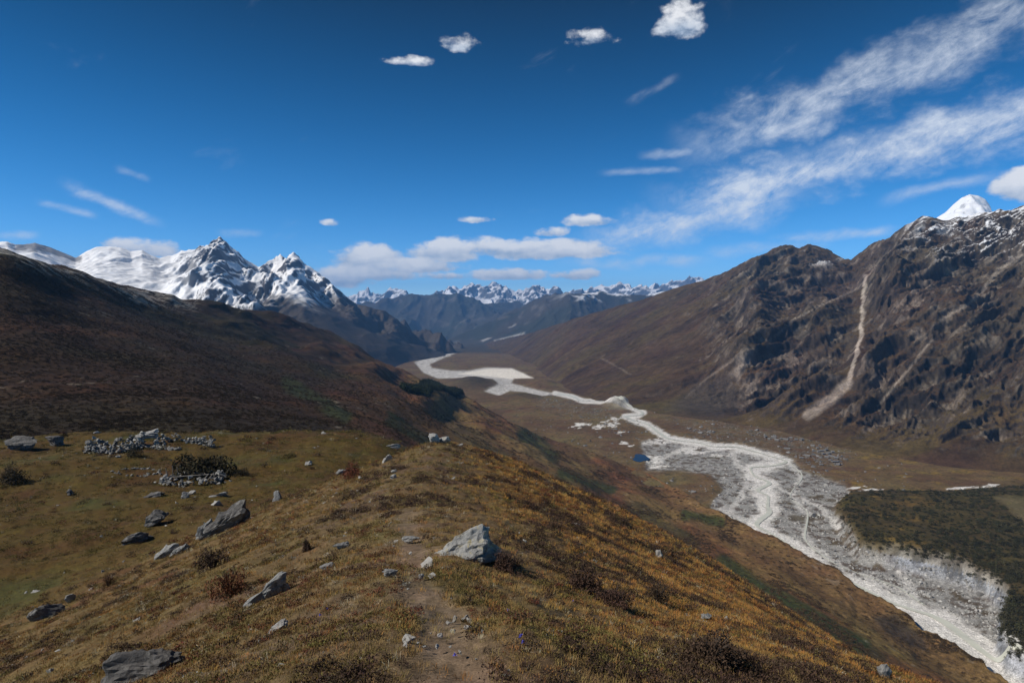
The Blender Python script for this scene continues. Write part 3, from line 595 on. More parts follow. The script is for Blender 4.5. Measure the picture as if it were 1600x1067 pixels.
# far ranges closing the valley
def rel_far(a, b):
    def f(X, D, Z, S, PX, PY):
        e = sst(S, 0.0, 0.15) * (1 - 0.9 * np.exp(-((S - 1) / 0.09) ** 2))
        n = e * (a * (ridged(X / 1800 + 4, D / 2600 - Z / 2500, b, 6, 0.55) - 1.0)); return 0.1 * n, -0.4 * n, 0.6 * n
    return f
def col_dark(X, Y, Z, S, PX, PY, N):
    n1 = fbm(X / 900, Y / 900, Z / 600, 5); n2 = fbm(X / 200, Y / 200, Z / 150, 4)
    c = mixc(arr((0.042, 0.036, 0.026), X), (0.028, 0.030, 0.020), sst(n1, -0.2, 0.4)); c = mixc(c, (0.09, 0.08, 0.07), sst(n2, 0.25, 0.6) * 0.7)
    c = mixc(c, (0.4, 0.39, 0.37), sst(n2, 0.55, 0.75) * 0.5 * sst(PY, 495, 520) * sst(PX, 690, 720))
    c = mixc(c, (0.5, 0.49, 0.47), (1 - sst(segdist(PX, PY, [(775, 533), (800, 527), (820, 521)]) + 3 * n2, 0.8, 4)) * 0.55 * sst(n2, -0.3, 0.2))
    return mixc(c, (0.78, 0.80, 0.84), sst(472 - PY + 10 * n2 + 8 * n1, 0, 10) * sst(n2, -0.1, 0.25) * sst(PX, 850, 930) * 0.8)
def col_fsnow(X, Y, Z, S, PX, PY, N):
    n1 = fbm(X / 1500, Y / 1500, Z / 900, 5); n2 = fbm(X / 420, Y / 420, Z / 300, 5)
    rock = mixc(arr((0.06, 0.06, 0.065), X), (0.11, 0.105, 0.10), sst(n2, 0, .5))
    c = mixc(arr((0.80, 0.81, 0.84), X), rock, sst(0.76 - N[..., 2] + 0.22 * n2 + 0.1 * n1, 0.0, 0.15))
    return mixc(c, (0.045, 0.042, 0.038), sst(PY + 7 * n2 + 5 * n1, 468, 478))
rs = np.random.default_rng(3)
def jag(pts, step, amp, D):
    P = np.array(pts, float); xs = np.arange(P[0, 0], P[-1, 0], step); ys = np.interp(xs, P[:, 0], P[:, 1]); ys = ys + rs.uniform(-amp, amp, len(xs))
    return [(x, y, D) for x, y in zip(xs, ys + (3.5 if D > 12000 else 0))]
fs = jag([(420, 475), (558, 463), (572, 459), (590, 468), (612, 459), (626, 457), (640, 466), (665, 466), (690, 460), (705, 452), (722, 455), (735, 450), (752, 454), (768, 447), (780, 452), (792, 449), (812, 458), (830, 453), (850, 455), (880, 461), (905, 455), (925, 448), (938, 443), (950, 452), (965, 446), (985, 457), (1010, 452), (1040, 447), (1060, 440), (1085, 431), (1100, 434), (1120, 440), (1200, 450), (1330, 455)], 5.5, 2.6, 15500)
mountain('far_snow_range', 'distant jagged range of snow peaks closing the end of the valley', fs, [(400, 512, 11500), (1350, 512, 11500)], 620, 110, rel_far(620, 7.0), col_fsnow, M_far, 1.2)
d1 = jag([(540, 478), (600, 473), (640, 468), (680, 462), (705, 463), (740, 472), (760, 478), (800, 482), (860, 478), (950, 470), (1100, 462), (1250, 458)], 9, 2.2, 9800)
mountain('far_dark_ridge', 'hazy blue forested ridge below the distant snow peaks', d1, [(520, 552, 7000), (1270, 552, 7000)], 420, 100, rel_far(330, 3.0), col_dark, M_far, 1.0)
d2 = jag([(690, 534), (720, 520), (770, 500), (820, 482), (850, 468), (880, 462), (915, 459), (940, 455), (965, 458), (1000, 462), (1030, 456), (1062, 452), (1110, 446), (1250, 440)], 8, 1.8, 7000)
mountain('valley_side_ridge', 'dark brown ridge descending to the valley mouth from the right', d2, [(680, 548, 5600), (800, 548, 5600), (1270, 540, 4800)], 420, 110, rel_far(210, 5.0), col_dark, M_far, 1.0)
# white ice dome behind the cliffs
def rel_dome(X, D, Z, S, PX, PY):
    e = sst(S, 0, .2) * (1 - .8 * np.exp(-((S - 1) / .06) ** 2)); n = e * 60 * (ridged(X / 260, D / 420, Z / 500, 5, .5) - 1); return 0 * n, -.5 * n, .5 * n
def col_dome(X, Y, Z, S, PX, PY, N):
    n2 = fbm(X / 60, Y / 90, Z / 60, 5); return mixc(arr((0.88, 0.89, 0.91), X), (0.2, 0.2, 0.21), sst(n2 - 0.3 * (PX < 1490), 0.5, 0.7) * 0.6)
mountain('snow_peak', 'rounded brilliant white snow dome rising behind the dark right ridge', [(1440, 352, 5200), (1462, 341, 5200), (1478, 331, 5200), (1490, 319, 5200), (1503, 309, 5200), (1515, 304, 5200), (1530, 306, 5200), (1540, 311, 5200), (1547, 321, 5200), (1551, 334, 5200), (1570, 338, 5300), (1620, 336, 5400), (1720, 345, 5500)],
         [(1440, 420, 4000), (1720, 420, 4000)], 160, 90, rel_dome, col_dome, M_snow, 1.0)

# ------------------------------------------------------------------ plants and stones that nobody could count
def raw_mesh(name, verts, faces, mat, smooth=False):
    me = bpy.data.meshes.new(name); me.from_pydata([tuple(v) for v in verts], [], [tuple(f) for f in faces]); me.update()
    if smooth: me.polygons.foreach_set('use_smooth', [True] * len(me.polygons))
    me.materials.append(mat); return me
def tuft_mesh(name, mat, blades, h, spread, w, seed, droop=0.5):
    r = random.Random(seed); V = []; Fc = []
    for i in range(blades):
        a = r.uniform(0, 6.283); rad = spread * math.sqrt(r.random()) * 0.6; hh = h * r.uniform(0.5, 1.15); ln = r.uniform(0.2, 1.0) * droop
        bx, by = rad * math.cos(a), rad * math.sin(a); a2 = a + r.uniform(-0.9, 0.9); dx, dy = math.cos(a2), math.sin(a2); sx, sy = -dy * w, dx * w
        k = len(V); mx, my = bx + dx * hh * ln * 0.4, by + dy * hh * ln * 0.4
        V += [(bx - sx, by - sy, -0.01), (bx + sx, by + sy, -0.01), (mx + sx * .7, my + sy * .7, hh * 0.6), (mx - sx * .7, my - sy * .7, hh * 0.6), (bx + dx * hh * ln, by + dy * hh * ln, hh * (1 - 0.35 * ln))]
        Fc += [(k, k + 1, k + 2, k + 3), (k + 3, k + 2, k + 4)]
    return raw_mesh(name, V, Fc, mat)
def leafy_mesh(name, mat, n, rx, rz, leaf, seed, hollow=0.35, up=0.4, base=0.0):
    """many small leaf faces through a low dome"""
    r = np.random.default_rng(seed); lob = r.normal(size=(5, 3))
    d = r.normal(size=(n, 3)); d[:, 2] = np.abs(d[:, 2]) * 0.9; d /= np.linalg.norm(d, axis=1)[:, None]
    rad = (hollow + (1 - hollow) * r.random(n) ** 0.5) * (1 + 0.22 * np.sin(3 * lob[0, 0] + 4 * d[:, 0] + 3 * d[:, 1]) + 0.15 * np.sin(7 * d[:, 1] + 5 * d[:, 2] + lob[1, 1]))
    p = d * np.array([rx, rx, rz]) * rad[:, None] + np.array([0, 0, base])
    a = r.normal(size=(n, 3)); a[:, 2] += up; a /= np.linalg.norm(a, axis=1)[:, None]; b = np.cross(a, r.normal(size=(n, 3))); b /= np.linalg.norm(b, axis=1)[:, None] + 1e-9
    L = (leaf * r.uniform(0.6, 1.4, n))[:, None]
    V = np.stack([p - b * L * 0.35, p + b * L * 0.35, p + a * L + b * L * 0.12], 1).reshape(-1, 3); Fc = np.arange(3 * n).reshape(n, 3).tolist()
    return raw_mesh(name, V, Fc, mat)
def rock_mesh(name, seed, size, mat, pts=None, cuts=2, rough=0.10, npt=13):
    r = np.random.default_rng(seed); bm = bmesh.new()
    if pts is None:
        p = r.normal(size=(npt, 3)); p /= np.linalg.norm(p, axis=1)[:, None]; p = np.sign(p) * np.abs(p) ** 0.75
        p *= r.uniform(0.8, 1.1, size=(npt, 1)); pts = p * 0.5
    for q in pts: bm.verts.new(tuple(q))
    if len(pts) == 10:
        for v in bm.verts: v.co += Vector(r.normal(0, 0.07, 3))
    bmesh.ops.convex_hull(bm, input=bm.verts[:])
    bmesh.ops.delete(bm, geom=[v for v in bm.verts if not v.link_faces], context='VERTS')
    bmesh.ops.triangulate(bm, faces=bm.faces[:])
    for k in range(cuts): bmesh.ops.subdivide_edges(bm, edges=bm.edges[:], cuts=1, use_grid_fill=True)
    bmesh.ops.triangulate(bm, faces=bm.faces[:])
    if cuts > 1: bmesh.ops.smooth_vert(bm, verts=bm.verts[:], factor=0.25, use_axis_x=True, use_axis_y=True, use_axis_z=True)
    co = np.array([v.co[:] for v in bm.verts]); o = seed * 1.37
    n = fbm(co[:, 0] * 2.2 + o, co[:, 1] * 2.2, co[:, 2] * 2.2, 4) * rough + (ridged(co[:, 0] * 2 + o, co[:, 1] * 2, co[:, 2] * 5, 3) - 1.0) * rough * 0.55
    nr = co / (np.linalg.norm(co, axis=1)[:, None] + 1e-6)
    co = (co + nr * n[:, None]) * np.array(size)
    for v, q in zip(bm.verts, co): v.co = q
    me = bpy.data.meshes.new(name); bm.to_mesh(me); bm.free(); me.materials.append(mat); return me

def instancer(name, pts, scl, src, label, tilt=0.15, normals_=None):
    n = len(pts); me = bpy.data.meshes.new(name); me.vertices.add(n); me.vertices.foreach_set('co', np.asarray(pts, np.float32).ravel())
    rot = np.stack([rng.normal(0, tilt, n), rng.normal(0, tilt, n), rng.uniform(0, 6.283, n)], -1).astype(np.float32)
    a = me.attributes.new('rot', 'FLOAT_VECTOR', 'POINT'); a.data.foreach_set('vector', rot.ravel())
    a = me.attributes.new('scl', 'FLOAT', 'POINT'); a.data.foreach_set('value', np.asarray(scl, np.float32))
    o = link(name, me)
    g = bpy.data.node_groups.new(name, 'GeometryNodeTree')
    g.interface.new_socket('Geometry', in_out='INPUT', socket_type='NodeSocketGeometry'); g.interface.new_socket('Geometry', in_out='OUTPUT', socket_type='NodeSocketGeometry')
    N, L = g.nodes, g.links
    gi, go = N.new('NodeGroupInput'), N.new('NodeGroupOutput'); ip = N.new('GeometryNodeInstanceOnPoints'); oi = N.new('GeometryNodeObjectInfo')
    oi.inputs['Object'].default_value = src; oi.inputs['As Instance'].default_value = True
    nr_, ns = N.new('GeometryNodeInputNamedAttribute'), N.new('GeometryNodeInputNamedAttribute')
    nr_.data_type = 'FLOAT_VECTOR'; nr_.inputs[0].default_value = 'rot'; ns.data_type = 'FLOAT'; ns.inputs[0].default_value = 'scl'
    L.new(gi.outputs[0], ip.inputs['Points']); L.new(oi.outputs['Geometry'], ip.inputs['Instance'])
    e2r = N.new('FunctionNodeEulerToRotation'); L.new(nr_.outputs['Attribute'], e2r.inputs[0]); L.new(e2r.outputs[0], ip.inputs['Rotation'])
    L.new(ns.outputs['Attribute'], ip.inputs['Scale']); L.new(ip.outputs[0], go.inputs[0])
    md = o.modifiers.new('spread', 'NODES'); md.node_group = g
    return tag(o, label, kind='stuff')
def source(me): return bpy.data.objects.new(me.name + '_source', me)

M_straw = simple_mat('dry_grass', (0.19, 0.13, 0.048), (0.32, 0.22, 0.085), 3, bump=(0, 0), per_inst=0.35)
M_pale = simple_mat('bleached_straw', (0.34, 0.30, 0.20), (0.44, 0.39, 0.28), 3, bump=(0, 0), per_inst=0.25)
M_gold = simple_mat('golden_turf', (0.24, 0.118, 0.028), (0.40, 0.205, 0.055), 3, bump=(0, 0), per_inst=0.35)
M_heath = simple_mat('dark_heather', (0.042, 0.026, 0.018), (0.085, 0.052, 0.035), 6, bump=(0, 0), per_inst=0.4)
M_rust = simple_mat('rust_leaves', (0.095, 0.036, 0.019), (0.16, 0.066, 0.03), 6, bump=(0, 0), per_inst=0.35)
M_olive = simple_mat('olive_turf', (0.105, 0.092, 0.026), (0.16, 0.128, 0.04), 5, bump=(0, 0), per_inst=0.35)
M_grey = simple_mat('grey_cushion_plant', (0.20, 0.20, 0.17), (0.30, 0.30, 0.27), 8, bump=(0, 0), per_inst=0.3)
M_bush = simple_mat('bush_leaves', (0.040, 0.034, 0.017), (0.078, 0.060, 0.028), 2, bump=(0, 0), per_inst=0.35)
M_scrub = simple_mat('juniper_scrub', (0.030, 0.031, 0.014), (0.060, 0.054, 0.024), 0.3, bump=(0, 0), per_inst=0.5)
M_fir = simple_mat('fir_green', (0.018, 0.026, 0.012), (0.034, 0.044, 0.020), 0.5, bump=(0, 0), per_inst=0.35)
M_stone = simple_mat('grey_stone', (0.12, 0.117, 0.110), (0.23, 0.223, 0.21), 4, bump=(0.7, 0.04), c2=(0.065, 0.062, 0.058), spots=(0.52, 0.68), per_inst=0.2)
M_pstone = simple_mat('pale_stone', (0.25, 0.243, 0.222), (0.37, 0.357, 0.33), 5, bump=(0.5, 0.03), c2=(0.22, 0.21, 0.19), spots=(0.55, 0.7), per_inst=0.2)

def near_points(n, seed, px0=-260, px1=1860, d0=1.6, d1=112):
    r = np.random.default_rng(seed); px = r.uniform(px0, px1, n); D = np.exp(r.uniform(math.log(d0), math.log(d1), n))
    x = (px - 800) / F * D; z = spur_z(x, D); return x, D, z, r
def zones(x, D, z):
    xc = interp1([-6, 0, 9.5, 28, 62, 80, 110, 150], [0, 0, -1.2, -4.2, -7, -10, -15, -20], np.clip(D, -6, 150)); d = x - xc
    return d, sst(-d, 1, 7), sst(d, 0.5, 6), sst(-z, 17.6, 19.6) * sst(-x, 12, 20), segdist(x, D, PATHXY)
def cover(name, src_me, n, seed, prob, size, label, grow=30.0, tilt=0.2):
    x, D, z, r = near_points(n, seed); d, le, ri, be, pdist = zones(x, D, z)
    n1 = fbm(x / 5, D / 5, 0, 4); n2 = fbm(x / 1.4 + 40, D / 1.4, 0, 3); n3 = fbm(x / 14 + 9, D / 14, 4, 3)
    p = prob(d, le, ri, be, n1, n2, n3, D) * np.where(D < 20, 0.06 + 0.94 * sst(pdist + 0.16 * n2, 0.08, 0.6), 1.0)
    k = r.random(n) < p
    s = size * (0.36 + D[k] / 21) * r.uniform(0.6, 1.5, k.sum())
    return instancer(name, np.stack([x[k], D[k], z[k] - 0.012], -1), s, source(src_me), label, tilt)
cover('short_grass', tuft_mesh('short_grass', M_straw, 26, 0.055, 0.13, 0.0024, 1, 1.1), 150000, 21, lambda d, l, r, b, n1, n2, n3, D: (0.55 + 0.25 * n2) * (1 - 0.75 * b) * (1 - 0.35 * r), 0.9, 'short dry straw coloured grass covering the ridge')
cover('golden_grass', tuft_mesh('golden_grass', M_gold, 26, 0.055, 0.13, 0.0026, 2, 1.1), 150000, 22, lambda d, l, r, b, n1, n2, n3, D: (0.10 + 0.65 * r + 0.12 * l) * (1 - sst(n1 + .4 * n2, 0.05, .5)) * (1 - 0.9 * b), 0.95, 'golden orange grass on the right flank of the ridge')
cover('heather', leafy_mesh('heather', M_heath, 170, 0.12, 0.07, 0.019, 3), 120000, 23, lambda d, l, r, b, n1, n2, n3, D: (sst(n1 + 0.8 * n2, 0.2, 0.55) * (0.36 + 0.5 * r) + 0.04) * (1 - 0.8 * b) * (1 - 0.5 * l), 1.0, 'dark brown dwarf heather cushions on the ridge')
cover('rust_dwarf_shrub', leafy_mesh('rust_dwarf_shrub', M_rust, 150, 0.11, 0.06, 0.018, 4), 70000, 24, lambda d, l, r, b, n1, n2, n3, D: sst(-n1 + 0.5 * n2, 0.2, 0.6) * (0.25 * l + 0.35 * r + 0.12) * (1 - 0.85 * b), 0.95, 'rust red dwarf shrubs dotted over the ridge flanks')
cover('bleached_straw', tuft_mesh('bleached_straw', M_pale, 12, 0.085, 0.09, 0.0035, 5, 1.3), 60000, 25, lambda d, l, r, b, n1, n2, n3, D: (0.30 * l * sst(n2, -0.1, 0.4) + 0.04) * (1 - 0.85 * b), 0.85, 'bleached pale straw tufts on the left flank', tilt=0.35)
cover('olive_turf', leafy_mesh('olive_turf', M_olive, 120, 0.13, 0.03, 0.016, 6), 110000, 26, lambda d, l, r, b, n1, n2, n3, D: (0.25 * sst(n2, 0.0, 0.4) * (1 - .5 * r) + 0.35 * b * sst(n3, -.4, .3)), 1.0, 'olive green turf cushions on the ridge and bench')
cover('grey_cushion_plants', leafy_mesh('grey_cushion_plants', M_grey, 80, 0.10, 0.05, 0.022, 7), 22000, 27, lambda d, l, r, b, n1, n2, n3, D: sst(fbm(d / 0.8, D / 0.8, 3, 2), 0.25, 0.5) * 0.30 * (1 - b) * (1 - sst(np.abs(d), 5, 9)), 0.75, 'silvery grey cushion plants near the path')
# loose stones
x, D, z, r = near_points(16000, 31); d, le, ri, be, pdist = zones(x, D, z)
cl = fbm(x / 4 + 3, D / 4, 7, 3)
k = r.random(len(x)) < 0.6 * np.where(be > .5, 0.05 + 0.45 * sst(cl, 0.15, 0.5), 0.035 + 0.13 * (pdist < 0.35) * (D < 16) + 0.1 * sst(cl, 0.3, 0.6) * le)
instancer('loose_stones', np.stack([x[k], D[k], z[k] + 0.0], -1), 0.017 * (0.7 + D[k] / 4.2) * r.lognormal(0, 0.5, k.sum()), source(rock_mesh('loose_stone', 8, (1.2, 1.0, 0.6), M_pstone, cuts=1)), 'small pale stones scattered over path, ridge and bench', 0.5)
# violet gentians
g_me = leafy_mesh('gentian', simple_mat('gentian_violet', (0.10, 0.10, 0.45), (0.16, 0.15, 0.6), 5, bump=(0, 0)), 14, 0.014, 0.012, 0.02, 9)
gp = np.array([hit(px + random.Random(i).uniform(-9, 9), py + random.Random(i + 50).uniform(-5, 5))[:] for i, (px, py) in enumerate([(806, 1003), (820, 1003), (887, 938), (516, 955), (505, 962), (792, 962), (812, 1006), (714, 1036)])])
instancer('gentian_flowers', gp + np.array((0, 0, 0.03)), np.full(len(gp), 0.65), source(g_me), 'tiny violet blue gentian flowers in the turf')
# shrub cover of the hillside, below the ridge, forest knoll
def hill_points(n, seed, t0, t1, p0, p1):
    X, Y, Z, PXh, PYh, th = HILL; r = np.random.default_rng(seed); R, N = X.shape
    r0, r1 = np.searchsorted(t, t0), np.searchsorted(t, t1) - 2; c0, c1 = np.searchsorted(pxs_h, p0), np.searchsorted(pxs_h, p1) - 2
    fi = r.uniform(r0, r1, n); fj = r.uniform(c0, c1, n); i = fi.astype(int); j = fj.astype(int); a, b = fi - i, fj - j
    def bl(A): return (A[i, j] * (1 - a) + A[i + 1, j] * a) * (1 - b) + (A[i, j + 1] * (1 - a) + A[i + 1, j + 1] * a) * b
    return bl(X), bl(Y), bl(Z), bl(PXh), bl(PYh), r
pxs_h = np.linspace(-520, 2000, 900)
x, y, z, hp, hq, r = hill_points(70000, 41, 0.85, 4.9, -400, 700); k = (r.random(len(x)) < 0.25 + 0.6 * sst(fbm(x / 30, y / 60, 2, 3), -0.1, 0.4)) & (y < 700)
instancer('hillside_heath', np.stack([x, y, z - 0.05], -1)[k], (0.75 + y[k] / 450) * r.uniform(0.5, 1.3, k.sum()), source(leafy_mesh('hillside_heath', simple_mat('hill_heath', (0.022, 0.016, 0.008), (0.038, 0.024, 0.012), 1, bump=(0, 0), per_inst=0.45), 120, 0.5, 0.30, 0.10, 12)), 'low dark heath shrubs covering the left hillside')
x, y, z, hp, hq, r = hill_points(40000, 42, 2.0, 5.1, 620, 1700); k = r.random(len(x)) < 0.06 + 0.9 * sst(fbm(x / 40, y / 60, 5, 4) + 0.2 * fbm(x / 9, y / 9, 1, 2), 0.12, 0.5)
instancer('slope_scrub', np.stack([x, y, z - 0.1], -1)[k], (0.7 + y[k] / 700) * r.uniform(0.5, 1.4, k.sum()), source(leafy_mesh('slope_scrub', simple_mat('slope_scrub', (0.050, 0.040, 0.020), (0.095, 0.055, 0.028), 0.5, bump=(0, 0), per_inst=0.45), 60, 0.8, 0.55, 0.26, 13)), 'patches of brown scrub on the slope above the river')
x, y, z, hp, hq, r = hill_points(60000, 43, 3.0, 5.2, 600, 800); fm = np.exp(-(((hp - 685 - (hq - 615) * 1.2) / 55) ** 2 + ((hq - 614) / 13) ** 2)); k = (fm > 0.36 + 0.12 * r.random(len(x))) & (r.random(len(x)) < 0.35)
instancer('conifer_wood', np.stack([x, y, z - 0.3], -1)[k], r.uniform(0.7, 1.4, k.sum()), source(leafy_mesh('conifer_wood', M_fir, 90, 2.0, 6.0, 1.1, 14)), 'dense dark conifer wood on the knoll above the gravel flats', 0.05)
# scrub terrace, boulders in the river bed, rocks on the meadows
def floor_points(n, seed, p0, p1, q0, q1):
    r = np.random.default_rng(seed); px = r.uniform(p0, p1, n); py = r.uniform(q0, q1, n); Dq = floor_D(py); xq = (px - 800) / F * Dq
    h, sc, bd = floor_relief(px, py, xq, Dq); return px, py, xq, Dq, floor_z(Dq) + h, sc, bd, r
px, py, x, y, z, sc, bd, r = floor_points(42000, 51, 1290, 1900, 745, 1180)
k = (sc > 0.35 + 0.6 * r.random(len(px))) & (r.random(len(px)) < (0.32 + 0.68 * sst(fbm(x / 35, y / 35, 3, 4), -0.35, 0.3)) * (0.6 + 0.4 * sst(px, 1380, 1540))) & ~polymask(px, py, [(1555, 800), (1610, 800), (1700, 850), (1600, 840)], 4).astype(bool)
instancer('terrace_scrub', np.stack([x, y, z - 0.2], -1)[k], r.lognormal(-0.25, 0.4, k.sum()), source(leafy_mesh('terrace_scrub', M_scrub, 140, 1.5, 1.7, 0.42, 15)), 'dense dark juniper scrub on the terrace right of the river', 0.1)
px, py, x, y, z, sc, bd, r = floor_points(95000, 52, 980, 1750, 680, 1150)
dch = segdist(px, py, CHAN, 1.6); k = (bd > 0.7) & (dch > np.interp(py, [680, 760, 900, 1067], [6, 13, 17, 30])) & (r.random(len(px)) < 0.15 + 0.5 * sst(fbm(x / 25, y / 25, 6, 3), -0.1, 0.4)) & (polymask(px, py, BIGSAND, 6) < 0.3)
instancer('river_boulders', np.stack([x, y, z], -1)[k], r.lognormal(0.0, 0.5, k.sum()), source(rock_mesh('river_boulder', 16, (1.5, 1.3, 0.9), simple_mat('river_boulder', (0.20, 0.195, 0.18), (0.46, 0.45, 0.43), 0.4, bump=(0.4, 0.1), per_inst=0.55), cuts=0)), 'grey boulders strewn over the gravel river bed', 0.4)
px, py, x, y, z, sc, bd, r = floor_points(16000, 53, 800, 1420, 612, 780)
rk = np.clip(polymask(px, py, [(815, 610), (905, 622), (1000, 650), (1010, 690), (900, 655), (850, 640)], 8) + polymask(px, py, [(1050, 655), (1200, 668), (1330, 705), (1330, 745), (1250, 730), (1150, 692), (1080, 684)], 10), 0, 1)
k = (r.random(len(px)) < (0.09 + 0.6 * rk) * sst(fbm(x / 40, y / 40, 8, 3), -0.25, 0.3)) & (bd < 0.4)
instancer('meadow_rocks', np.stack([x, y, z], -1)[k], r.lognormal(0.55, 0.5, k.sum()), source(rock_mesh('meadow_rock', 17, (1.6, 1.3, 0.8), simple_mat('meadow_rock', (0.09, 0.088, 0.085), (0.24, 0.235, 0.225), 0.3, bump=(0.4, 0.1), per_inst=0.5), cuts=0)), 'dark and grey rocks littering the valley meadows', 0.3)

# ------------------------------------------------------------------ single boulders and outcrops
def boulder(name, label, px, py, w, h, seed, mat, rz=0.0, depth=0.8, tilt=(0, 0), pts=None, sink=0.3, cat='boulder', group=None, cuts=2):
    p = hit(px, py); w = w * (0.84 if pts is not None and len(pts) == 10 and w > 30 else 1.0); W, H = w / F * p.y, h / F * p.y / max(0.6, math.cos(math.atan2(-p.z, p.y)))
    me = rock_mesh(name, seed, (W * 1.08, W * depth, H * (1.05 if pts is not None and len(pts) == 10 else 1.35)), mat, pts, max(cuts, 3 if w > 24 else 2), 0.17 if pts is not None and len(pts) == 10 else 0.12)
    o = link(name, me); zmin = min(v.co.z for v in me.vertices)
    o.location = (p.x, p.y + W * depth * 0.35, p.z - zmin - sink * H); o.rotation_euler = (tilt[0] * 0.6, tilt[1] * 0.6, rz)
    return tag(o, label, cat, group)
def lichen(name, base, base2, dark, lich, sc=2.5):
    m = simple_mat(name, base, base2, sc, bump=(0.9, 0.05), c2=dark, spots=(0.5, 0.66)); T = NT(m.node_tree); b = T.n['Principled BSDF']
    old = b.inputs['Base Color'].links[0].from_socket; tc = T.new('ShaderNodeTexCoord')
    T.l.new(T.mix(T.mr(T.noise(tc.outputs['Object'], sc * 1.7, 8, 0.75, 0.6), 0.54, 0.64), old, lich), b.inputs['Base Color']); return m
M_b1 = lichen('lichened_boulder', (0.26, 0.26, 0.25), (0.40, 0.39, 0.36), (0.10, 0.10, 0.10), (0.42, 0.36, 0.19), 4.0)
M_b2 = lichen('dark_outcrop', (0.085, 0.080, 0.075), (0.17, 0.16, 0.15), (0.035, 0.033, 0.03), (0.27, 0.26, 0.24), 1.6)
M_b3 = lichen('grey_slab', (0.17, 0.17, 0.165), (0.30, 0.295, 0.28), (0.06, 0.06, 0.06), (0.38, 0.37, 0.33), 3.0)
M_b4 = lichen('pale_boulder', (0.26, 0.25, 0.235), (0.37, 0.36, 0.335), (0.20, 0.19, 0.18), (0.50, 0.48, 0.43), 2.0)
wedge = [(-.50, -.30, -.3), (-.46, .25, -.3), (-.44, -.26, -.12), (-.20, -.42, -.3), (.20, -.46, -.3), (.50, -.10, -.3), (.46, .30, -.3), (-.1, .42, -.3), (.22, -.34, .05), (.20, -.06, .50), (.30, .02, .44), (.05, .02, .40), (-.30, .0, .08), (.46, .08, -.05), (.1, .34, .2)]
boulder('path_boulder', 'pointed pale grey boulder with yellow lichen right of the footpath', 728, 873, 106, 46, 1, M_b1, 0.1, 0.75, pts=np.array(wedge), cuts=3)
slab = [(-.5, -.2, -.3), (-.5, .2, -.3), (.5, -.22, -.3), (.5, .25, -.3), (-.42, -.15, .0), (-.35, .2, .1), (.42, -.2, .3), (.45, .2, .38), (.1, -.28, .22), (.05, .28, .3)]
SL = np.array(slab)
boulder('lichen_slab', 'long grey lichen slab tilted on the left flank below the path', 416, 936, 64, 40, 2, M_b3, 0.5, 0.5, (0, -0.35), SL)
boulder('corner_boulder', 'big dark grey boulder at the bottom left corner', 205, 1066, 108, 44, 3, M_b2, 0.35, 0.7, (0, -0.2), cuts=3, sink=0.4)
boulder('flat_stone', 'flat pale stone slab lying on bare soil below the lichen slab', 430, 987, 38, 16, 4, M_b4, 0.6, 0.6, (0, -0.3), SL, cat='stone')
boulder('dark_outcrop', 'black cracked outcrop with a grey tip near the left edge', 70, 965, 50, 26, 5, M_b2, 0.3, 0.7, (0, -0.2), sink=0.4)
boulder('outcrop_tip', 'small grey boulder at the right end of the black cracked outcrop', 107, 943, 15, 13, 6, M_b3)
boulder('slab_outcrop', 'largest slab outcrop, pale streaked with a black right end, on the bench slope', 345, 832, 84, 52, 7, M_b2, 0.45, 0.5, (0.1, -0.45), SL, cuts=3)
boulder('narrow_slab', 'narrow grey slab at the foot of the largest slab outcrop', 318, 838, 34, 34, 8, M_b3, 0.4, 0.5, (0, -0.5), SL)
boulder('long_outcrop', 'long low dark outcrop left of the largest slab outcrop', 205, 849, 62, 17, 9, M_b2, 0.45, 0.6, (0, -0.25), sink=0.4)
boulder('rounded_rock', 'rounded dark rock heading the long low outcrop', 243, 822, 36, 18, 10, M_b2, 0.2, 0.6)
boulder('layered_outcrop', 'grey layered outcrop below the largest slab outcrop', 255, 872, 44, 20, 11, M_b3, 0.5, 0.7, (0, -0.3), sink=0.4)
boulder('layered_outcrop', 'smaller grey slab right of the layered outcrop', 278, 867, 26, 18, 12, M_b3, 0.5, 0.5, (0, -0.4), SL)
boulder('big_pale_boulder', 'large smooth pale boulder at the foot of the dark hillside', 222, 687, 34, 16, 13, M_b4, 0.1, 0.8, pts=SL, sink=0.1)
boulder('black_boulder', 'black boulder at the far edge of the bench', 80, 697, 30, 15, 14, M_b2)
boulder('rock_heap', 'dark rock heap at the far left end of the bench', 25, 704, 44, 17, 15, M_b2, 0.2, 0.6)
boulder('upright_rock', 'small upright dark rock at the foot of the ridge flank', 430, 783, 16, 16, 16, M_b3, 0.4, 0.7)
boulder('twin_boulder', 'left and paler of the twin boulders at the end of the ridge', 677, 693, 21, 13, 17, M_b4, 0.3, 0.9, sink=0.15)
boulder('twin_boulder', 'right and darker of the twin boulders at the end of the ridge', 694, 693, 21, 12, 18, M_b1, 0.9, 0.9, sink=0.15)
boulder('dark_boulder', 'dark grey boulder just left of the twin boulders', 657, 692, 17, 12, 19, M_b3, sink=0.1)
boulder('crest_slab', 'long grey slab on the crest left of the twin boulders', 634, 696, 28, 9, 20, M_b3, 0.3, 0.5, pts=SL)
boulder('crest_slab', 'lowest grey slab at the left of the crest rocks', 612, 700, 22, 9, 21, M_b3, 0.4, 0.5, pts=SL)
boulder('leaning_stone', 'pale pointed leaning stone on the ridge crest', 604, 721, 15, 17, 22, M_b4, 0.3, 0.7, (0, -0.4), SL)
boulder('flank_rock', 'grey rock beside the red brown bush on the left flank', 531, 741, 20, 10, 23, M_b3, 0.4, 0.6, (0, -0.3), SL)
boulder('flank_stone', 'lone grey stone high on the left flank below the crest', 481, 727, 12, 7, 24, M_b4)
boulder('crest_stone', 'upper of two small grey stones in the turf on the crest', 615, 739, 11, 5, 25, M_b4)
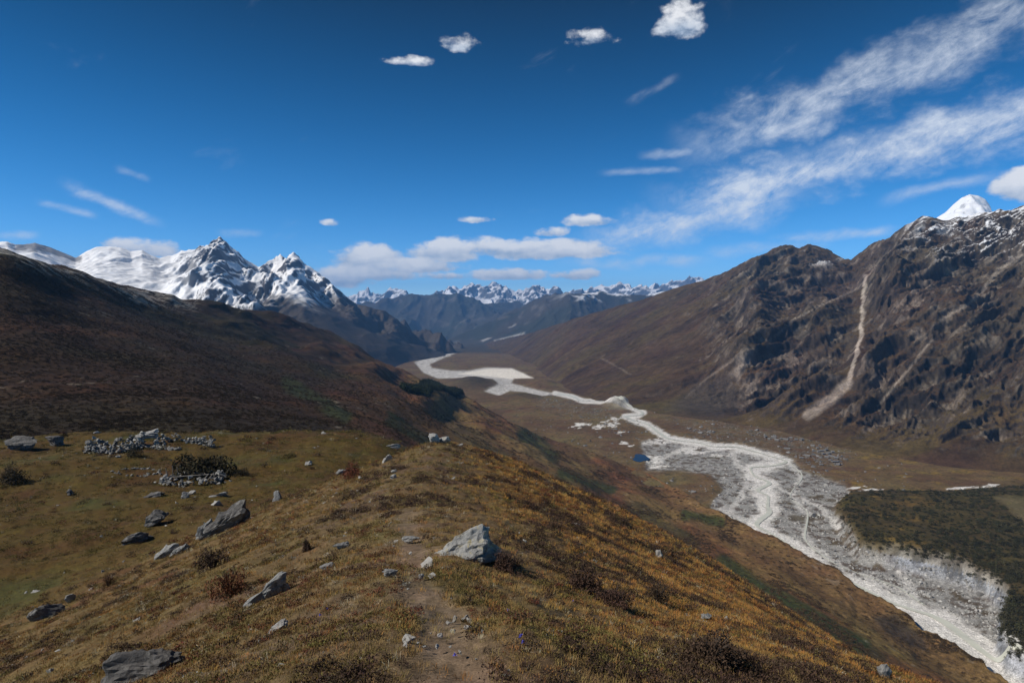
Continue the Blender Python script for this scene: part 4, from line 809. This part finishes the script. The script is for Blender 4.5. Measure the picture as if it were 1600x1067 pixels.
boulder('crest_stone', 'lower of two small grey stones in the turf on the crest', 614, 748, 12, 7, 26, M_b4)
boulder('edge_stone', 'pale stone right of the twin boulders at the ridge edge', 719, 699, 11, 6, 27, M_b4)
boulder('bench_rock', 'dark rock in the middle of the bench below the stake ring', 234, 778, 22, 10, 28, M_b2, 0.4, 0.6, (0, -0.3), SL)
boulder('bench_rock', 'low dark stone right of the dark mid bench rock', 250, 775, 13, 5, 29, M_b2)
boulder('bench_stone', 'grey stone pair, left one, below the stake ring', 287, 779, 14, 9, 30, M_b3)
boulder('bench_stone', 'pale flat stone, right one of the pair below the stake ring', 299, 773, 14, 5, 31, M_b4)
boulder('bench_slab', 'row of flat grey rock right of the grey stone pair', 337, 777, 27, 8, 32, M_b3, 0.3, 0.5, (0, -0.2), SL)
boulder('bench_lump', 'dark lumpy rock alone on the left part of the bench', 103, 774, 19, 8, 33, M_b2)
boulder('flat_path_stone', 'wide flat stone lying across the upper footpath', 640, 846, 30, 7, 34, M_b3, 0.2, 0.6, cat='stone')
boulder('half_buried_stone', 'grey half buried stone left of the footpath', 608, 900, 25, 9, 35, M_b3, 0.2, 0.7, cat='stone')
boulder('round_path_stone', 'pale round cobble on the footpath below the pointed boulder', 658, 903, 10, 7, 36, M_b4, cat='stone')
boulder('grey_flank_stone', 'low grey stone in the turf left of the upper footpath', 532, 858, 28, 9, 37, M_b3, 0.3, 0.6, cat='stone')
boulder('soil_stone', 'rough low stone left of the half buried stone', 508, 890, 24, 10, 38, M_b3, 0.3, 0.6, cat='stone')
boulder('pale_chip', 'left of three pale stone chips on the bare path', 687, 996, 10, 5, 39, M_pstone, cat='stone')
boulder('pale_chip', 'middle of three pale stone chips on the bare path', 708, 988, 9, 5, 40, M_pstone, cat='stone')
boulder('pale_chip', 'right and longest of three pale stone chips on the bare path', 730, 983, 13, 5, 41, M_pstone, 0.5, cat='stone')
boulder('slope_stone', 'upright pale stone at the skyline of the right flank', 1030, 872, 12, 11, 42, M_b4, sink=0.1)
boulder('slope_stone', 'white stone high on the right flank', 902, 822, 12, 5, 43, M_pstone, cat='stone')
boulder('slope_rock', 'bluish grey rock low on the right flank', 1106, 968, 18, 9, 44, M_b3)
boulder('edge_rock', 'grey rock at the lower right edge of the ridge', 1386, 1058, 24, 15, 45, M_b3)
boulder('far_bench_stone', 'white stone at the front of the left stone enclosure', 183, 715, 9, 4, 46, M_pstone, cat='stone')

# ------------------------------------------------------------------ bushes
M_twig = simple_mat('twig_bark', (0.06, 0.045, 0.035), (0.12, 0.095, 0.075), 8, bump=(0, 0))
def twigs(name, rx, h, n, seed, mat):
    r = random.Random(seed); V = []; Fc = []
    for i in range(n):
        a = r.uniform(0, 6.283); k = r.uniform(0.3, 1.0); tip = Vector((math.cos(a) * rx * k, math.sin(a) * rx * k, h * r.uniform(0.7, 1.12))); w = 0.012 * h + 0.006; b = len(V)
        mid = tip * 0.5 + Vector((0, 0, h * 0.12))
        for p, ww in ((Vector((tip.x * .1, tip.y * .1, -0.1 * h)), w), (mid, w * .7), (tip, w * .2)):
            for q in range(3): V.append((p.x + ww * math.cos(q * 2.094), p.y + ww * math.sin(q * 2.094), p.z))
        for lv in (0, 3):
            for q in range(3): Fc.append((b + lv + q, b + lv + (q + 1) % 3, b + lv + 3 + (q + 1) % 3, b + lv + 3 + q))
    return raw_mesh(name, V, Fc, mat)
def bush(label, px, py, w, h, seed, mat, n=1400, name='bush', cat='bush', stretch=1.0):
    p = hit(px, py); R = w / 2 / F * p.y; H = h / F * p.y * 1.05
    o = bpy.data.objects.new(name, None); C.objects.link(o); o.location = (p.x, p.y + R * 0.5 * stretch, p.z - 0.06 * H); o.empty_display_size = 0.1
    f = link('foliage', leafy_mesh('foliage', mat, n, R, H, max(0.022, 0.10 * R), seed, 0.3, 0.6), parent=o); f.scale = (1, stretch, 1)
    link('twigs', twigs('twigs', R * 0.9, H, 26, seed, M_twig), parent=o)
    return tag(o, label, cat)
bush('largest dark bush, behind the stone ring with stakes', 313, 748, 90, 33, 61, M_bush, 3200, stretch=0.6)
bush('brown bush at the right end of the left stone enclosure', 206, 715, 26, 15, 62, M_bush)
bush('dark bush at the left edge of the bench', 10, 756, 42, 25, 63, M_bush, 1800)
bush('small dark bush right of the largest bush', 373, 744, 25, 10, 64, M_bush)
bush('round red brown bush alone low on the left', 166, 918, 22, 18, 65, M_rust)
bush('red brown bush on the left flank near the crest rocks', 548, 747, 36, 22, 66, M_rust, 1800)
bush('dark rusty bush, upper of two on the left flank', 326, 890, 52, 28, 67, M_heath, 1800)
bush('rust red bush, lower of two on the left flank', 352, 932, 56, 34, 68, M_rust, 2000)
bush('small dark bush in the turf left of the upper footpath', 478, 862, 15, 18, 69, M_heath)
bush('flat green bush on the far bench near the crest', 450, 716, 24, 7, 70, M_olive)
bush('longest black heather clump on the right flank', 912, 925, 66, 26, 71, M_heath, 2600, 'heather_clump', 'shrub')
bush('black heather clump just below the longest clump', 962, 950, 56, 22, 72, M_heath, 2200, 'heather_clump', 'shrub')
bush('dark heather clump in the lee of the pointed boulder', 790, 896, 42, 30, 73, M_heath, 2200, 'heather_clump', 'shrub')
bush('dark heather clump right of the longest clump, nearer the skyline', 1030, 944, 44, 26, 74, M_heath, 2000, 'heather_clump', 'shrub')
bush('dark heather clump near the skyline above the longest clump', 868, 832, 34, 16, 75, M_heath, 1500, 'heather_clump', 'shrub')
bush('dark heather clump at the bottom edge right of centre', 1120, 1040, 80, 34, 76, M_heath, 2600, 'heather_clump', 'shrub')

# ------------------------------------------------------------------ ruined herders' enclosures: every stone a piece
STONES = [rock_mesh('stone', 80 + i, (1, 1, 0.72), M_stone if i % 3 else M_pstone, cuts=1, npt=10) for i in range(6)]
def enclosure(name, label, px, py, rx, ry, n, hfun, seed, size=(0.32, 0.62), cat='stone enclosure', rz=0.0):
    p = hit(px, py); r = random.Random(seed)
    o = bpy.data.objects.new(name, None); C.objects.link(o); o.location = p; o.rotation_euler = (0, 0, rz); o.empty_display_size = 0.2
    i = 0; tries = 0
    while i < n and tries < n * 20:
        tries += 1
        a = r.uniform(0, 6.283); hh = hfun(a)
        if hh <= 0: continue
        s = r.uniform(*size); k = 1 + r.gauss(0, 0.06)
        zt = r.uniform(0, hh) if hh > s else 0.0
        spill = r.random() < 0.22
        if spill: k += r.uniform(0.08, 0.3) * r.choice((-1, 1)); zt = 0
        lx, ly = rx * k * math.cos(a), ry * k * math.sin(a)
        c_, s_ = math.cos(rz), math.sin(rz); gx, gy = p.x + lx * c_ - ly * s_, p.y + lx * s_ + ly * c_
        gz = float(spur_z(gx, gy)) - p.z
        st = bpy.data.objects.new('stone', STONES[r.randrange(6)]); C.objects.link(st); st.parent = o
        st.location = (lx, ly, gz + zt + s * 0.2); st.scale = (s * r.uniform(0.8, 1.3), s, s * r.uniform(0.7, 1.0)); st.rotation_euler = (r.gauss(0, .25), r.gauss(0, .25), r.uniform(0, 6.28))
        i += 1
    return tag(o, label, cat)
enclosure('stone_enclosure', 'left and higher ruined drystone enclosure below the dark hillside', 180, 704, 3.6, 2.6, 290, lambda a: 1.35 + 0.4 * math.sin(a * 2 + 0.6) + 0.3 * math.sin(5 * a), 1, (0.4, 0.78))
enclosure('stone_enclosure', 'right, lower and broken ruined enclosure below the dark hillside', 286, 697, 3.9, 2.3, 190, lambda a: (1.0 + 0.4 * math.sin(3 * a)) if math.sin(a) > -0.25 else (0.3 if math.cos(a) < 0.2 else 0.0), 2, (0.36, 0.72))
ring = enclosure('stake_ring', 'low stone ring with wooden stakes in front of the largest bush', 300, 753, 3.4, 1.8, 170, lambda a: 0.8 + 0.2 * math.sin(3 * a), 3, (0.3, 0.7))
M_wood = simple_mat('weathered_wood', (0.16, 0.14, 0.12), (0.26, 0.235, 0.20), 6, bump=(0.4, 0.02))
def pole(parent, name, a, b, r0):
    a, b = Vector(a), Vector(b); d = (b - a).normalized(); u = d.orthogonal().normalized(); v = d.cross(u); V = []
    for j, (f, w) in enumerate(((0, 1), (0.5, 0.92), (1, 0.7))):
        c_ = a.lerp(b, f) + u * (0.03 * math.sin(j * 2.0))
        for q in range(6): V.append(c_ + (u * math.cos(q * 1.0472) + v * math.sin(q * 1.0472)) * r0 * w)
    Fc = [(j * 6 + q, j * 6 + (q + 1) % 6, j * 6 + 6 + (q + 1) % 6, j * 6 + 6 + q) for j in (0, 1) for q in range(6)] + [tuple(range(5, -1, -1)), tuple(range(12, 18))]
    return link(name, raw_mesh(name, V, Fc, M_wood), parent=parent)
for i, (sx, sy, h) in enumerate(((-3.3, 0.4, 1.9), (-2.9, -0.2, 1.6), (-2.7, 0.6, 2.1), (-2.2, 0.9, 1.8), (-2.0, 1.2, 2.0), (0.9, 1.0, 1.5), (2.6, 0.3, 1.4), (2.9, -0.5, 1.3))):
    pole(ring, 'stake', (sx, sy, -0.2), (sx + 0.06 * (i % 3 - 1), sy, h * 0.85), 0.05)
for a, b in (((-2.4, -0.6, 0.65), (1.9, 0.2, 0.85)), ((-1.2, 1.4, 0.7), (2.8, 0.4, 0.75)), ((2.2, -1.4, 0.1), (2.7, -0.2, 1.1)), ((1.6, -1.3, 0.15), (2.2, -0.3, 1.05))): pole(ring, 'log', a, b, 0.08)
mound = enclosure('rubble_mound', 'low dark rubble mound between the enclosures and the stake ring', 216, 738, 2.6, 1.3, 46, lambda a: 0.2, 4, (0.2, 0.5), 'rubble mound')

# ------------------------------------------------------------------ hamlet on the valley floor
M_hw = simple_mat('drystone_wall', (0.13, 0.125, 0.115), (0.22, 0.21, 0.195), 0.8, bump=(0.6, 0.15)); M_hr = simple_mat('slate_roof', (0.12, 0.118, 0.115), (0.27, 0.265, 0.26), 0.5, bump=(0.5, 0.1))
def hut_parts(w, d, h):
    V = [(-w, -d, -1), (w, -d, -1), (w, d, -1), (-w, d, -1), (-w, -d, h), (w, -d, h), (w, d, h), (-w, d, h), (-w, 0, h + .9), (w, 0, h + .9)]
    wall = raw_mesh('wall', V, [(0, 1, 5, 4), (1, 2, 6, 5), (2, 3, 7, 6), (3, 0, 4, 7), (4, 8, 7), (5, 6, 9)], M_hw)
    e = 0.5; V = []
    for zz in (0.08, 0.28):
        V += [(-w - e, -d - e, h - .25 + zz), (w + e, -d - e, h - .25 + zz), (w + e, 0, h + .95 + zz), (-w - e, 0, h + .95 + zz), (w + e, d + e, h - .25 + zz), (-w - e, d + e, h - .25 + zz)]
    roof = raw_mesh('roof', V, [(6, 7, 8, 9), (9, 8, 10, 11), (3, 2, 1, 0), (5, 4, 2, 3), (0, 1, 7, 6), (1, 2, 8, 7), (2, 4, 10, 8), (4, 5, 11, 10), (5, 3, 9, 11), (3, 0, 6, 9)], M_hr)
    return wall, roof
HUT = [hut_parts(3.6, 2.4, 2.4), hut_parts(2.6, 2.1, 2.1), hut_parts(4.6, 2.5, 2.8)]
rh = random.Random(77)
spots = [(1196, 684), (1202, 687), (1209, 685), (1214, 689), (1221, 687), (1228, 688), (1236, 686), (1244, 689), (1252, 689), (1270, 699), (1277, 702), (1283, 706), (1290, 705), (1286, 711), (1294, 710), (1301, 709), (1292, 716), (1300, 715), (1306, 718), (1297, 720), (1304, 723), (1310, 727), (1283, 727), (1230, 703), (1262, 714), (1252, 717)]
for i, (hx, hy) in enumerate(spots):
    p = floor_at(hx, hy); o = bpy.data.objects.new('stone_hut', None); C.objects.link(o); o.location = p; o.rotation_euler = (0, 0, rh.uniform(-0.9, 0.9)); o.scale = (rh.uniform(0.55, 0.95), rh.uniform(0.6, 1.0), rh.uniform(0.55, 0.95)); w_, r_ = HUT[i % 3]
    for nm, me in (('wall', w_), ('roof', r_)):
        q = bpy.data.objects.new(nm, me); C.objects.link(q); q.parent = o
    g_ = 'far huts of the hamlet' if i < 9 else 'near huts of the hamlet'
    tag(o, 'small grey stone hut in the far row of the valley hamlet' if i < 9 else 'small grey slate roofed hut in the near cluster of the valley hamlet' if i < 23 else 'grey stone hut standing apart between the two hut clusters', 'hut', g_ if i < 23 else 'outlying huts')

# ------------------------------------------------------------------ the air in the valley
def add_haze(density, colour):
    bpy.context.view_layer.update(); lo = np.full(3, 1e9); hi = np.full(3, -1e9)
    for o in C.objects:
        if o.type == 'MESH':
            for cn in o.bound_box:
                p = np.array(o.matrix_world @ Vector(cn)); lo = np.minimum(lo, p); hi = np.maximum(hi, p)
    lo -= (50, 200, 1.5); hi += (50, 50, 20); bm = bmesh.new(); bmesh.ops.create_cube(bm, size=1.0)
    for v in bm.verts: v.co = Vector(((lo[0] + hi[0]) / 2 + v.co.x * (hi[0] - lo[0]), (lo[1] + hi[1]) / 2 + v.co.y * (hi[1] - lo[1]), (lo[2] + hi[2]) / 2 + v.co.z * (hi[2] - lo[2])))
    me = bpy.data.meshes.new('haze'); bm.to_mesh(me); bm.free()
    mat = bpy.data.materials.new('thin_air'); mat.use_nodes = True; nt = mat.node_tree; nt.nodes.clear()
    out = nt.nodes.new('ShaderNodeOutputMaterial'); pv = nt.nodes.new('ShaderNodeVolumePrincipled'); pv.inputs['Color'].default_value = (*colour, 1); pv.inputs['Density'].default_value = density; pv.inputs['Anisotropy'].default_value = 0.0
    nt.links.new(pv.outputs[0], out.inputs['Volume'])
    return tag(link('haze', me, mat), 'thin blue mountain haze filling the valley', kind='stuff')
if HAZE: add_haze(HAZE, (0.22, 0.50, 1.0))
